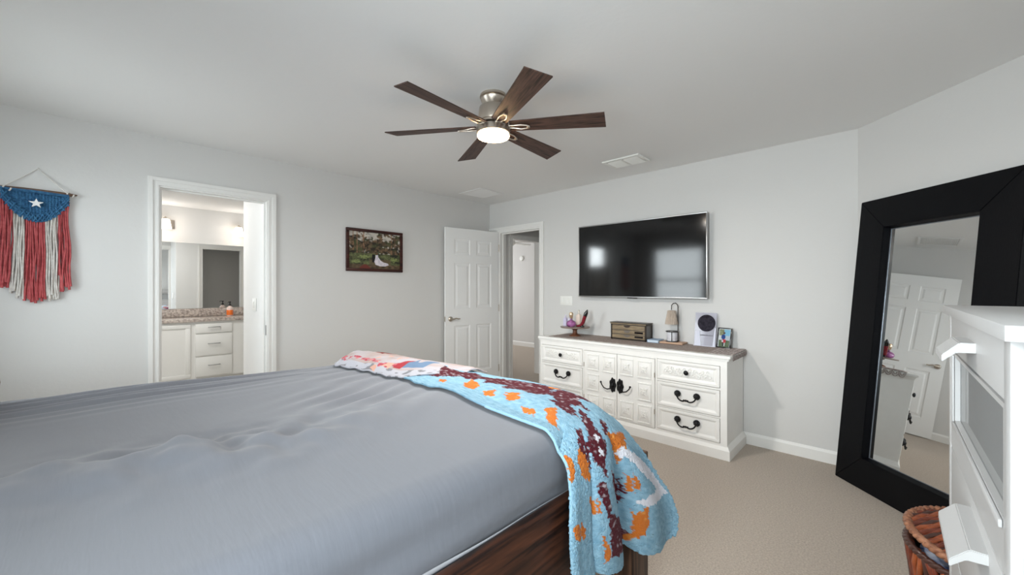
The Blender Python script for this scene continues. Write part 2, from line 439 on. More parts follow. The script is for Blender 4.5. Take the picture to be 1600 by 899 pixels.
# ---------------------------------------------------------------- ceiling fan
FC = (-1.70, 1.635)
fan = thing('ceiling_fan', (FC[0], FC[1], H), 'six-blade ceiling fan with walnut blades and a lit round lamp below a nickel motor', 'ceiling fan')
bm = BM(); lathe(bm, [(.078, 0), (.080, -.006), (.080, -.014), (.070, -.016), (.066, -.020), (.076, -.024), (.072, -.036), (.060, -.052), (.056, -.058), (.046, -.060)], (FC[0], FC[1], H), 48)
part('canopy', bm, M_nickel, fan)
bm = BM(); lathe(bm, [(.046, -.058), (.046, -.066), (.076, -.068), (.083, -.076), (.088, -.115), (.092, -.150), (.090, -.158), (.086, -.160), (.086, -.166), (.094, -.168), (.094, -.176), (.080, -.180)], (FC[0], FC[1], H), 48)
part('motor_housing', bm, M_nickel, fan)
bm = BM(); lathe(bm, [(.088, -.186), (.097, -.190), (.099, -.196), (.099, -.226), (.094, -.230)], (FC[0], FC[1], H), 48)
part('lamp_ring', bm, M_nickel, fan)
bm = BM(); lathe(bm, [(.093, -.229), (.095, -.240), (.092, -.247), (.07, -.253), (.02, -.256)], (FC[0], FC[1], H), 48)
part('lamp_diffuser', bm, M_lamp, fan, 60, 'glowing warm white lamp glass')
d = bpy.data.lights.new('fan_lamp_glow', 'AREA'); d.shape = 'DISK'; d.size = .17; d.energy = 13; d.color = (1, .97, .93)
lo = bpy.data.objects.new('fan_lamp_glow', d); COL.objects.link(lo); lo.location = (FC[0], FC[1], H-.262)
def blade_bm():
    bm = BM(); r0, r1 = .100, .655; n = 14; th = .006
    A = []
    for i in range(n+1):
        s = i/n; r = r0+(r1-r0)*s; w = .045+.022*s
        A.append((r, w))
    pitch = math.radians(-12)
    pts_t = [(r, w) for r, w in A] ; pts_b = [(r-.018*(1 if k == len(A)-1 else 0), -w) for k, (r, w) in enumerate(A)]
    def P(x, y, z): return (x, y*math.cos(pitch), y*math.sin(pitch)+z)
    rows = []
    for (a, b) in zip(pts_t, pts_b):
        rows.append([bm.verts.new(P(a[0], a[1], th/2)), bm.verts.new(P(b[0], b[1], th/2)), bm.verts.new(P(b[0], b[1], -th/2)), bm.verts.new(P(a[0], a[1], -th/2))])
    for p, q in zip(rows, rows[1:]):
        for i in range(4): bm.faces.new((p[i], p[(i+1) % 4], q[(i+1) % 4], q[i]))
    bm.faces.new(rows[0]); bm.faces.new(rows[-1][::-1]); bmesh.ops.recalc_face_normals(bm, faces=bm.faces)
    return bm
def bracket_bm():
    bm = BM()
    for s in (-1, 1):
        tube(bm, [(.088, s*.014, -.004), (.12, s*.018, -.006), (.165, s*.020-.0, -.010-s*.004), (.20, s*.012, -.011-s*.003)], .0045, 8)
    tube(bm, [(.20, -.012, -.008), (.214, -.006, -.011), (.214, .006, -.013), (.20, .012, -.014)], .0045, 8)
    box(bm, .082, .10, -.022, .022, -.010, .004, .002)
    sphere(bm, (.205, 0, -.011), .007, u=10, v=6)
    return bm
b0 = part('blade', blade_bm(), M_blade, fan, 30, local=True)
k0 = part('blade_bracket', bracket_bm(), M_nickel, b0, 40, 'nickel blade bracket', local=True)
for k in range(6):
    b = b0
    if k:
        b = b0.copy(); COL.objects.link(b); b.parent = fan
        q = k0.copy(); COL.objects.link(q); q.parent = b
    b.location = (0, 0, -.186); b.rotation_euler = (0, 0, math.radians(-86+60*k))

# ---------------------------------------------------------------- ceiling vents
vt = thing('ceiling_vent', (-1.71, 3.29, H), 'white two-bank supply vent on the ceiling in front of the television wall', 'vent')
bm = BM(); x0, x1, y0, y1 = -1.885, -1.535, 3.17, 3.41; f = .03
for q in (*ring4(x0, x1, y0, y1, f), (-1.718, -1.702, y0+f, y1-f)): box(bm, *q, H-.014, H-.001, .003)
part('vent_frame', bm, M_plastic, vt)
for bank in ((x0+f, -1.718), (-1.702, x1-f)):
    bm = BM()
    for k in range(9):
        y = y0+f+.008+k*.0205
        prism(bm, [(y, H-.004), (y+.016, H-.018), (y+.018, H-.017), (y+.003, H-.002)], 0, bank[0]+.004, bank[1]-.004)
    part('louvre_bank', bm, M_plastic, vt)
bm = BM(); box(bm, x0+f, x1-f, y0+f, y1-f, H-.0015, H-.0005); part('vent_back', bm, mat('vent_shadow_grey', (120, 120, 118), .8), vt)
rt = thing('return_grille', (-3.56, 3.23, H), 'square white return air grille on the ceiling near the far left corner', 'vent')
bm = BM(); x0, x1, y0, y1 = -3.76, -3.37, 3.04, 3.42; f = .028
for q in ring4(x0, x1, y0, y1, f): box(bm, *q, H-.008, H-.001, .002)
part('vent_frame', bm, M_ceil, rt)
bm = BM()
for k in range(22):
    y = y0+f+.004+k*.0146
    prism(bm, [(y, H-.003), (y+.011, H-.008), (y+.012, H-.007), (y+.002, H-.002)], 0, x0+f, x1-f)
part('louvre_bank', bm, M_ceil, rt)

# ---------------------------------------------------------------- television
tv = thing('television', (-1.815, WY, 1.2), 'large flat black television with silver edge mounted on the wall above the dresser', 'television')
tx0, tx1, tz0, tz1, ty = -2.478, -1.148, 1.203, 1.968, 3.690
def tvy(z): return ty - (z-tz0)*.0
bm = BM(); e = .010
for q in ring4(tx0, tx1, tz0, tz1, e, e+.002): box(bm, q[0], q[1], ty-.012, ty+.018, q[2], q[3], .003)
part('bezel', bm, M_steel, tv, 40, 'silver metal edge')
bm = BM(); box(bm, tx0+e-.002, tx1-e+.002, ty-.008, ty+.004, tz0+e, tz1-e+.002); part('screen', bm, M_screen, tv, None, 'glossy black screen')
bm = BM(); box(bm, tx0+.02, tx1-.02, ty+.004, ty+.03, tz0+.02, tz1-.02, .01); box(bm, tx0+.3, tx1-.3, ty+.028, WY-.001, tz0+.2, tz1-.25, .005)
part('back_and_mount', bm, M_black_plastic, tv)
bm = BM(); box(bm, -1.90, -1.80, ty-.010, ty+.006, tz0-.008, tz0+.003, .002); part('sensor_strip', bm, M_black_plastic, tv)

# ---------------------------------------------------------------- light switch
sw = thing('light_switch', (-2.70, WY, 1.10), 'white triple rocker light switch plate on the wall beside the hallway doorway', 'light switch')
bm = BM(); box(bm, -2.788, -2.617, WY-.006, WY-.0005, 1.098, 1.205, .002); part('plate', bm, M_plastic, sw)
for k in range(3):
    bm = BM(); x = -2.755+k*.0525; box(bm, x-.016, x+.016, WY-.010, WY-.005, 1.118, 1.185, .002); part('rocker', bm, M_plastic, sw)

# ---------------------------------------------------------------- wedding picture on the left wall
pic = thing('framed_picture', (WX, 2.085, 1.47), 'wood framed photograph of a bride in a white gown among trees on the left wall', 'picture')
M_frame = wood('cherry_frame', (40, 18, 15), (70, 34, 28), 1, 3, .35)
py0, py1, pz0, pz1 = 1.765, 2.405, 1.473, 1.915
bm = BM(); fw = .030
for q in ring4(py0, py1, pz0, pz1, fw): box(bm, WX+.001, WX+.028, *q, .004)
part('frame', bm, M_frame, pic, 40)
NU, NV = 210, 140
bm = BM(); gridmesh(bm, NU, NV, lambda s, t: (WX+.012, py0+fw-.002+(py1-py0-2*fw+.004)*s, pz0+fw-.002+(pz1-pz0-2*fw+.004)*t))
def poly_in(p, poly):
    x, y = p; c = False; j = len(poly)-1
    for i in range(len(poly)):
        xi, yi = poly[i]; xj, yj = poly[j]
        if (yi > y) != (yj > y) and x < (xj-xi)*(y-yi)/(yj-yi)+xi: c = not c
        j = i
    return c
def nz(x, y, s=1.0, seed=0): return noise.noise((x*s, y*s, seed*7.3))
def mix(a, b, t): t = max(0, min(1, t)); return tuple(a[i]*(1-t)+b[i]*t for i in range(3))
gown = [(.475, .20), (.50, .33), (.50, .385), (.545, .39), (.555, .33), (.60, .24), (.66, .19), (.745, .165), (.765, .12), (.70, .085), (.58, .085), (.50, .12)]
def wed(i):
    s, t = (i//NV)/(NU-1), (i % NV)/(NV-1)
    c = mix(lin((46, 40, 32)), lin((124, 100, 76)), .45+1.0*nz(s*16, t*12, 1, 1)+.8*nz(s*40, t*34, 1, 11))
    c = mix(c, lin((72, 78, 52)), 1.6*nz(s*9, t*9, 1, 12))
    if t > .42:
        sky = nz(s*5+2, t*6, 1, 3)+.5*nz(s*22, t*22, 1, 4)+(t-.74)*.9+.5*max(0, s-.55)
        c = mix(c, lin((196, 190, 180)), (sky-.12)*5)
        if abs(s-.27-.02*nz(t*6, 0)) < .012 or abs(s-.08) < .010 or abs(s-.15) < .008 or abs(s-.82) < .008: c = mix(lin((150, 112, 84)), c, .25)
        c = mix(c, lin((38, 36, 28)), (nz(s*14, t*14, 1, 8)-.05)*3*(1.2-t))
    elif t > .12:
        g = nz(s*7, t*9, 1, 5)+.6*nz(s*30, t*30, 1, 6)
        c = mix(lin((42, 42, 34)), lin((108, 114, 74)), .30+g)
        d = min((s-.28)**2*9+(t-.33)**2*30, (s-.13)**2*12+(t-.2)**2*30, (s-.87)**2*14+(t-.27)**2*24)
        c = mix(lin((140, 152, 92)), c, d*6+.25+.8*nz(s*34, t*34, 1, 9))
        if .38 < s < .80 and t < .26: c = mix(c, lin((104, 88, 66)), .75)
    else:
        c = mix(lin((60, 50, 38)), lin((112, 92, 70)), .5+nz(s*16, t*16, 1, 7))
        if .2 < s < .4 and t < .14-abs(s-.3): c = lin((110, 52, 44))
    if .435 < s < .49 and .18 < t < .40: c = lin((20, 18, 20))
    if poly_in((s, t), gown): c = mix(lin((226, 220, 226)), lin((198, 192, 202)), .5+nz(s*26, t*14, 1, 2))
    if (s-.522)**2+((t-.425)*.7)**2 < .00045: c = lin((96, 66, 48))
    return c
paint(part('print', bm, attr_mat('photo_print', .35, spec=.4), pic, None, 'outdoor wedding print'), wed)

# ---------------------------------------------------------------- macrame wall hanging
mac = thing('wall_hanging', (WX, -.24, 1.22), 'red, white and blue knotted macrame wall hanging with a white star on a wooden stick', 'wall hanging')
bm = BM(); tube(bm, [(WX+.026, -.43, 1.922), (WX+.027, -.3, 1.926), (WX+.025, -.15, 1.924), (WX+.026, -.085, 1.921), (WX+.026, -.066, 1.924)], [.011, .010, .011, .009, .003], 10)
part('stick', bm, wood('driftwood', (82, 58, 44), (120, 92, 74), 1, 4), mac)
M_cotton = mat('natural_cotton', (222, 219, 214), .95, bump=(160, .6, .003))
bm = BM(); tube(bm, [(WX+.03, -.375, 1.93), (WX+.012, -.30, 2.005), (WX+.006, -.239, 2.07), (WX+.012, -.175, 2.00), (WX+.03, -.112, 1.93)], .003, 8)
for y in (-.375, -.112):
    tube(bm, [(WX+.026+.015*math.cos(a), y+.004*k, 1.923+.015*math.sin(a)) for k, a in enumerate([i*PI/4 for i in range(9)])], .004, 6)
sphere(bm, (WX+.005, -.239, 2.072), .005)
part('hanging_cord', bm, M_cotton, mac)
M_blue = mat('blue_cotton_cord', (40, 84, 122), .95, vary=(60, (60, 112, 150)), bump=(160, .8, .004))
def half_z(y):                                # lower edge of the knotted panel
    a = (y+.243)/.146; return 1.722+.155*abs(a)**2.0
bm = BM()
def pan(s, t):
    y = -.386+.282*s; zb = half_z(y); z = 1.918+(zb-1.918)*t
    return (WX+.020+.006*math.sin((y*1.0+z)*230)*math.sin((y-z)*230), y, z)
gridmesh(bm, 90, 70, pan)
for k in range(3):                            # thicker knotted bands along the curve
    tube(bm, [(WX+.026, -.386+.282*i/40, min(1.912, half_z(-.386+.282*i/40)+.006+.020*k+.004*math.sin(i*2.4+k*2))) for i in range(41)], .006, 7)
for i in range(15):
    y = -.375+.26*i/14; z = half_z(y)
    if z < 1.89:
        tube(bm, [(WX+.030, y-.012, z+.004), (WX+.036, y, z+.024), (WX+.030, y+.012, z+.048)], .0045, 6)
        tube(bm, [(WX+.030, y+.012, z+.004), (WX+.035, y, z+.024), (WX+.030, y-.012, z+.048)], .0045, 6)
tube(bm, [(WX+.028, -.386, 1.922), (WX+.030, -.24, 1.918), (WX+.028, -.104, 1.912)], .010, 8)
part('knotted_panel', bm, M_blue, mac, 60, 'blue knotted half-moon panel')
bm = BM(); st = []
for k in range(10):
    r = .031 if k % 2 == 0 else .0125; a = PI/2+k*PI/5; st.append((-.243+r*math.cos(a)*1.05, 1.842+r*math.sin(a)))
prism(bm, st, 0, WX+.034, WX+.044); part('star', bm, mat('white_felt', (232, 232, 230), .9), mac, None, 'white five-pointed star')
M_red = mat('dusty_red_yarn', (190, 94, 96), .95, bump=(180, .7, .003), vary=(40, (170, 72, 76)))
M_yarn = mat('cream_yarn', (214, 210, 204), .95, bump=(180, .7, .003), vary=(40, (194, 188, 182)))
rnd = random.Random(4)
secs = [(-.392, -.338, M_red, 'red', 1.345, 1.315), (-.338, -.292, M_yarn, 'cream', 1.275, 1.25), (-.292, -.208, M_red, 'red', 1.235, 1.222), (-.208, -.154, M_yarn, 'cream', 1.232, 1.255), (-.154, -.104, M_red, 'red', 1.29, 1.32)]
for a, b, m, cn, zl, zr in secs:
    bm = BM(); n = int((b-a)/.0046)
    for i in range(n):
        s = (i+.5)/n; y = a+(b-a)*s; zt = half_z(y)+.008; zb = zl+(zr-zl)*s+rnd.uniform(-.03, .022)
        amp = rnd.uniform(.001, .005); ph = rnd.uniform(0, 6); x = WX+.014+.010*(i % 2)+rnd.uniform(-.002, .002)
        pts = []
        for k in range(9):
            t = k/8; pts.append((x+.003*math.sin(ph+t*7)+.008*t*rnd.random(), y+amp*math.sin(ph+t*9)+rnd.uniform(-.001, .001)+(y+.243)*.10*t*t, zt+(zb-zt)*t))
        tube(bm, pts, [.0042]*7+[.005, .0065], 6)
    part('fringe', bm, m, mac, 60, cn+' yarn fringe')

# ---------------------------------------------------------------- dresser
DXA, DXB, DYF, DYB, DT = -2.70, -.886, 3.30, 3.745, .785
dr = thing('dresser', (-1.79, 3.52, 0), 'long white carved dresser with black iron pulls standing under the television', 'dresser')
bm = BM()
box(bm, DXA, DXB, DYF+.016, DYB, .06, DT-.03)
FF = DYF-.006
cols_ = ((-2.679, -2.168, ((.533, .704), (.314, .519), (.114, .304))), (-2.154, -1.442, ((.104, .698),)), (-1.428, -.933, ((.533, .704), (.314, .519), (.114, .304))))
for xa, xb in ((DXA, -2.679), (-2.168, -2.154), (-1.442, -1.428), (-.933, DXB)): box(bm, xa, xb, FF, DYF+.0159, .061, DT-.031)
for xa, xb, ops in cols_:
    edges = [.061]
    for z0, z1 in sorted(ops): edges += [z0, z1]
    edges.append(DT-.031)
    for k in range(0, len(edges), 2): box(bm, xa, xb, FF, DYF+.0159, edges[k], edges[k+1])
# fillets around the fronts
part('carcass', bm, M_white, dr)
bm = BM(); prism(bm, [(DXA-.022, DYF-.026), (DXB+.026, DYF-.026), (DXB+.026, DYB), (DXA-.022, DYB)], 2, DT-.022, DT)
prism(bm, [(DXA-.012, DYF-.014), (DXB+.014, DYF-.014), (DXB+.014, DYB), (DXA-.012, DYB)], 2, DT-.04, DT-.022)
bmesh.ops.bevel(bm, geom=[e for e in bm.edges], offset=.004, segments=2, affect='EDGES')
part('top', bm, M_white, dr)
bm = BM(); prism(bm, [(DXA-.022, DYF-.022), (DXB+.022, DYF-.022), (DXB+.022, DYB), (DXA-.022, DYB)], 2, 0, .07)
A = [bm.verts.new(p) for p in ((DXA-.022, DYF-.022, .07), (DXB+.022, DYF-.022, .07), (DXB+.022, DYB, .07), (DXA-.022, DYB, .07))]
B = [bm.verts.new(p) for p in ((DXA, DYF, .105), (DXB, DYF, .105), (DXB, DYB, .105), (DXA, DYB, .105))]
for i in range(4): bm.faces.new((A[i], A[(i+1) % 4], B[(i+1) % 4], B[i]))
bmesh.ops.recalc_face_normals(bm, faces=bm.faces)
part('plinth', bm, M_white, dr, None)
def front(bm, x0, x1, z0, z1, d=.012, lip=.028):
    box(bm, x0, x1, DYF-d, DYF+.01, z0, z1, .004)
def knob(x, z, parent):
    bm = BM(); lathe(bm, [(.010, 0), (.008, -.010), (.017, -.014), (.019, -.020), (.014, -.027), (.004, -.029)], (x, DYF-.012, z), 20, 1)
    part('knob', bm, M_iron, parent, 50, 'black iron knob')
def bail(x0, x1, z, parent):
    y = DYF-.012; bm = BM()
    for x in (x0, x1):
        lathe(bm, [(.0255, 0), (.025, -.006), (.019, -.011), (.017, -.02), (.010, -.026), (.002, -.028)], (x, y, z), 20, 1)
        for k in range(10):
            a = k*PI/5; sphere(bm, (x+.021*math.cos(a), y-.008, z+.021*math.sin(a)), .0055, u=8, v=6)
    mx = (x0+x1)/2; w = x1-x0; pts = []
    for k in range(25):
        t = k/24; xx = x0+w*t
        dz = -.052*math.sin(PI*t)**.55 + .012*math.exp(-((t-.5)/.09)**2)
        pts.append((xx+(.012*math.sin(2*PI*t)*-1), y-.020-.010*math.sin(PI*t), z+dz))
    tube(bm, pts, [.0052+.0012*math.sin(PI*k/24) for k in range(25)], 8)
    for s, r in ((-.014, .0075), (0, .009), (.014, .0075)): sphere(bm, (mx+s, y-.030, z-.040), r, u=10, v=8)
    part('bail_pull', bm, M_iron, parent, 50, 'black iron bail pull')
rows = [(.537, .700), (.318, .515), (.118, .300)]
for (x0, x1, xa, xb) in ((-2.675, -2.172, -2.488, -2.334), (-1.424, -.937, -1.253, -1.103)):
    for r, (z0, z1) in enumerate(rows):
        bm = BM(); d = .012
        # front board with a moulded edge and a sunk field
        y = DYF-d
        for q in ring4(x0, x1, z0, z1, .022): box(bm, q[0], q[1], y, DYF+.012, q[2], q[3], .003)
        raised(bm, x0+.02, x1-.02, z0+.02, z1-.02, y+.001, .009, .016)
        bmesh.ops.recalc_face_normals(bm, faces=bm.faces)
        dw = part('drawer', bm, M_white, dr, None)
        mx = (x0+x1)/2
        if r == 0:
            bm = BM(); box(bm, x0+.045, x1-.045, DYF-.006, DYF, z0+.04, z1-.04, .002)
            rr = random.Random(7)                      # carved scrollwork
            for k in range(26):
                cx_, cz_ = x0+.065+(x1-x0-.13)*(k+.5)/26, (z0+z1)/2+.022*math.sin(k*1.9)
                tube(bm, [(cx_+(.006+.007*a/9)*math.cos(a*.7+k), DYF-.009, cz_+(.006+.012*a/9)*math.sin(a*.7+k)) for a in range(10)], .0042, 6)
            part('carved_panel', bm, M_white, dw, 40)
            knob(mx, (z0+z1)/2, dw)
        else: bail(xa, xb, z0+(z1-z0)*.62, dw)
# two carved doors
cellrows = [(.515, .668), (.322, .478), (.127, .285)]
for side, (x0, x1, cols) in enumerate(((-2.150, -1.802, ((-2.112, -1.984), (-1.944, -1.818))), (-1.796, -1.446, ((-1.768, -1.638), (-1.600, -1.474))))):
    bm = BM(); y = DYF-.012
    box(bm, x0, x1, y, DYF+.012, .108, .694, .003)
    dd = part('cabinet_door', bm, M_white, dr, None)
    for r, (z0, z1) in enumerate(cellrows):
        for c, (a, b) in enumerate(cols):
            if r == 1 and c == (1 if side == 0 else 0): continue
            bm = BM()
            fr = .012
            for q in ring4(a, b, z0, z1, fr): box(bm, q[0], q[1], y-.010, y+.004, q[2], q[3], .003)
            raised(bm, a+fr, b-fr, z0+fr, z1-fr, y-.0015, -.007, .010)
            mx, mz = (a+b)/2, (z0+z1)/2                # carved rosette with four petals and corner leaves
            sphere(bm, (mx, y-.010, mz), .012, 1, .8, 1, 10, 8)
            for k in range(8):
                g = k*PI/4; R = .030 if k % 2 == 0 else .042
                tube(bm, [(mx+.009*math.cos(g), y-.009, mz+.009*math.sin(g)), (mx+R*.6*math.cos(g+.3), y-.012, mz+R*.6*math.sin(g+.3)), (mx+R*math.cos(g), y-.009, mz+R*math.sin(g)), (mx+R*.6*math.cos(g-.3), y-.012, mz+R*.6*math.sin(g-.3)), (mx+.009*math.cos(g), y-.009, mz+.009*math.sin(g))], .0046, 6)
            bmesh.ops.recalc_face_normals(bm, faces=bm.faces)
            part('carved_panel', bm, M_white, dd, 40)
    ex = -1.838 if side == 0 else -1.764; sg = -1 if side == 0 else 1; ez = .410
    bm = BM(); pr = []
    for k in range(28):
        a = 2*PI*k/28; r = 1+.10*math.cos(a*7); pr.append((ex+.032*r*math.cos(a), ez+.064*r*math.sin(a)))
    prism(bm, pr, 1, y-.008, y)
    for k in range(10):
        a = 2*PI*k/10; sphere(bm, (ex+.021*math.cos(a), y-.008, ez+.044*math.sin(a)), .0085, 1, .8, 1, 8, 6)
    sphere(bm, (ex, y-.010, ez), .016, 1, .9, 1.4, 10, 8)
    tube(bm, [(ex+sg*.010, y-.012, ez-.032), (ex+sg*.045, y-.030, ez-.040), (ex+sg*.075, y-.034, ez-.030), (ex+sg*.100, y-.032, ez-.005), (ex+sg*.108, y-.030, ez+.012)], [.006, .0055, .005, .005, .006], 8)
    sphere(bm, (ex+sg*.109, y-.030, ez+.016), .0095, u=10, v=8)
    part('door_pull', bm, M_iron, dd, 50, 'black iron pierced plate with a curved arm')
    for z in (.25, .56):
        bm = BM(); hx = x0 if side == 0 else x1; tube(bm, [(hx, y-.002, z-.02), (hx, y-.002, z+.02)], .004, 8); part('hinge', bm, M_nickel, dd)

# lace runner lying on the dresser, hanging a little over the right end
M_run = mat('taupe_lace_cloth', (142, 128, 120), .95, vary=(70, (168, 156, 150)), bump=(120, .8, .004))
bm = BM(); rx0, rx1, ry0, ry1 = -2.62, -.868, 3.335, 3.735
for_n = 150
rn = thing('table_runner', (-1.74, 3.535, DT), 'taupe lace runner lying along the top of the white dresser', 'table runner')
LX = -1.045                                   # where the plain cloth ends and the open lace begins
def run(s, t):
    x = rx0+(LX-rx0)*s; y = ry0+(ry1-ry0)*t
    if t < .01: y += .006*math.sin(x*75)
    return (x, y, DT+.003)
gridmesh(bm, 160, 40, run)
o = part('cloth', bm, M_run, rn, 60)
sm = o.modifiers.new('thick', 'SOLIDIFY'); sm.thickness = .002; sm.offset = 0
bm = BM()
def ringloop(x, y, r, z, dz=0):
    tube(bm, [(x+r*math.cos(a), y+r*math.sin(a), z+(dz*math.cos(a) if dz else 0)) for a in [k*PI/7 for k in range(14)]], .0034, 5, close=True)
for i in range(6):
    for j in range(11):
        ringloop(LX+.016+.030*i, ry0+.022+.0355*j+(.009 if i % 2 else 0), .017, DT+.004)
for j in range(10):                           # scallops hanging over the end
    y = ry0+.030+.0385*j
    tube(bm, [(rx1+.006+.004*abs(math.cos(a)), y+.021*math.cos(a), DT-.002-.040*abs(math.sin(a))) for a in [k*PI/10 for k in range(11)]], .0034, 5)
    tube(bm, [(rx1+.009, y+.010*math.cos(a), DT-.006-.020*abs(math.sin(a))) for a in [k*PI/8 for k in range(9)]], .003, 5)
tube(bm, [(rx1+.004, ry0+.01+k*.01, DT+.002) for k in range(40)], .004, 6)
part('lace_end', bm, mat('lace_thread', (128, 116, 112), .95, vary=(70, (176, 166, 162))), rn, 60, 'open crocheted lace end')

# ---------------------------------------------------------------- things on the dresser
ZT = DT+.0045
sx, sy = -2.425, 3.535
cs = thing('pedestal_tray', (sx, sy, ZT), 'small wooden pedestal tray holding perfume bottles on the left end of the dresser', 'tray')
M_walnut = wood('turned_walnut', (92, 56, 40), (136, 90, 66), 2, 6, .4)
bm = BM(); lathe(bm, [(.064, 0), (.064, .006), (.050, .014), (.030, .022), (.024, .032), (.022, .060), (.030, .070), (.044, .076), (.046, .084), (.03, .086)], (sx, sy, ZT), 32)
part('foot', bm, M_walnut, cs)
bm = BM(); lathe(bm, [(.03, .086), (.150, .088), (.156, .092), (.156, .098), (.150, .1)], (sx, sy, ZT), 48)
part('plate', bm, wood('grey_wood_plate', (124, 108, 98), (150, 136, 126), 0, 6, .4), cs)
PZ = ZT+.1005
def bottle(name, x, y, prof, m, cap, mcap, label, n=24, squash=1.0, extra=None):
    t = thing(name, (x, y, PZ), label, 'perfume', 'perfume bottles on the pedestal tray')
    bm = BM(); lathe(bm, prof, (x, y, PZ), n, squash=squash, ang0=PI/4 if n == 4 else 0); part('bottle', bm, m, t, 40)
    bm = BM(); lathe(bm, cap, (x, y, PZ), 16); part('cap', bm, mcap, t, 40)
    return t
M_lav = mat('lavender_glass', (204, 200, 224), .15, coat=.5)
M_lil = mat('pale_lilac_glass', (214, 208, 222), .15, coat=.5)
M_plum = mat('plum_glass', (176, 110, 168), .08, coat=.8, vary=(16, (88, 30, 76)))
M_gold = mat('pale_gold', (222, 196, 166), .2, metal=.8)
sq = lambda w, h: [(w, 0), (w, h*.86), (w*.5, h*.97), (w*.3, h)]
bottle('perfume_bottle', sx-.115, sy-.010, sq(.026, .092), M_lav, [(.010, .092), (.010, .118), (.004, .12)], M_lil, 'slim lavender perfume bottle at the left edge of the pedestal tray', 4)
bottle('perfume_bottle', sx-.070, sy+.01, sq(.027, .096), M_lil, [(.009, .096), (.010, .132), (.004, .134)], M_steel, 'pale lilac square perfume bottle, second from the left on the tray', 4)
bottle('perfume_bottle', sx-.005, sy-.062, [(.03, 0), (.046, .012), (.054, .03), (.050, .05), (.034, .064), (.014, .072), (.012, .09)], M_plum, [(.016, .088), (.020, .115), (.024, .135), (.016, .152), (.004, .156)], M_gold, 'round plum perfume bottle with a gold stopper in the middle of the tray')
bottle('perfume_bottle', sx+.030, sy+.03, sq(.032, .135), mat('champagne_glass', (232, 216, 204), .12, coat=.6), [(.009, .135), (.010, .165), (.006, .175)], M_nickel, 'tall clear champagne perfume bottle standing behind the plum bottle', 4)
# stiletto-shaped bottle standing on its heel and toe
hs = thing('perfume_bottle', (sx+.11, sy-.03, PZ), 'dark red perfume bottle shaped like a high-heeled shoe at the right of the tray', 'perfume', 'perfume bottles on the pedestal tray')
hx, hy = sx+.100, sy-.035
M_shoe = mat('dark_red_lacquer', (120, 22, 38), .12, coat=.8); M_shoeb = mat('black_lacquer', (14, 12, 14), .12, coat=.8)
bm = BM(); tube(bm, [(hx-.055, hy, PZ+.010), (hx-.030, hy, PZ+.014), (hx+.002, hy, PZ+.022), (hx+.026, hy, PZ+.055), (hx+.040, hy, PZ+.095), (hx+.052, hy, PZ+.128)], [.009, .014, .020, .021, .021, .022], 14, flat=.9)
part('shoe_body', bm, M_shoe, hs, 60, 'dark red lacquered shoe body')
bm = BM(); tube(bm, [(hx+.050, hy, PZ+.122), (hx+.062, hy, PZ+.150), (hx+.072, hy, PZ+.172), (hx+.078, hy, PZ+.186)], [.0225, .022, .013, .004], 14, flat=.9)
part('shoe_toe', bm, M_shoeb, hs, 60, 'black pointed toe')
bm = BM(); tube(bm, [(hx+.002, hy, PZ+.016), (hx+.026, hy, PZ+.006), (hx+.034, hy, PZ+.003)], [.016, .012, .010], 10); part('shoe_base', bm, M_shoeb, hs, 60)

# jewellery box with three drawers
jx0, jx1, jy0, jy1, jh = -2.035, -1.665, 3.598, 3.735, .170
jb = thing('jewelry_box', ((jx0+jx1)/2, (jy0+jy1)/2, ZT), 'bronze framed jewelry box with three smoky gold drawers in the middle of the dresser', 'jewelry box')
M_bronze = mat('dark_bronze', (58, 50, 44), .4, metal=.6); M_gilt = mat('smoky_gold_panel', (150, 132, 104), .3, vary=(12, (116, 100, 80), (1, 1, 8)), coat=.3)
bm = BM(); box(bm, jx0+.006, jx1-.006, jy0+.012, jy1, ZT+.006, ZT+jh-.02); part('body', bm, mat('smoked_grey_side', (92, 88, 84), .3), jb, None)
bm = BM(); r = .006
for x in (jx0+r, jx1-r):
    for y in (jy0+r, jy1-r): box(bm, x-r, x+r, y-r, y+r, ZT, ZT+jh-.02)
for z in (ZT+.004, ZT+jh-.024):
    box(bm, jx0, jx1, jy0, jy0+.01, z, z+.008); box(bm, jx0, jx1, jy1-.01, jy1, z, z+.008); box(bm, jx0, jx0+.01, jy0, jy1, z, z+.008); box(bm, jx1-.01, jx1, jy0, jy1, z, z+.008)
part('frame', bm, M_bronze, jb, None)
bm = BM(); box(bm, jx0-.010, jx1+.006, jy0-.008, jy1, ZT+jh-.006, ZT+jh, .002); box(bm, jx0-.004, jx1+.002, jy0-.002, jy1-.004, ZT+jh-.018, ZT+jh-.006); part('lid', bm, M_bronze, jb, None)
bm = BM(); box(bm, jx0-.002, jx1, jy0-.005, jy0-.001, ZT+jh-.018, ZT+jh-.007); part('lid_band', bm, M_gilt, jb, None, 'pale gold band')
zz = [.012, .054, .096, .146]
for k in range(3):
    bm = BM(); z0, z1 = ZT+zz[k]+.003, ZT+zz[k+1]-.003
    box(bm, jx0+.014, jx1-.014, jy0, jy0+.02, z0, z1, .002)
    d = part('drawer', bm, M_gilt, jb, None)
    bm = BM(); mx = (jx0+jx1)/2-.01; pr = [(mx+.034*math.cos(a), z1-.002+.020*math.sin(a)) for a in [PI+PI*i/12 for i in range(13)]]
    prism(bm, pr, 1, jy0-.003, jy0+.001); part('finger_cutout', bm, mat('cutout_dark', (52, 38, 32), .4) if k == 2 else mat('cutout_grey', (112, 104, 98), .3), d, None)
    if k < 2:
        bm = BM(); box(bm, jx1-.115, jx1-.030, jy0-.002, jy0+.001, z0+.012, z1-.006); part('label_window', bm, M_shoeb, d, None)

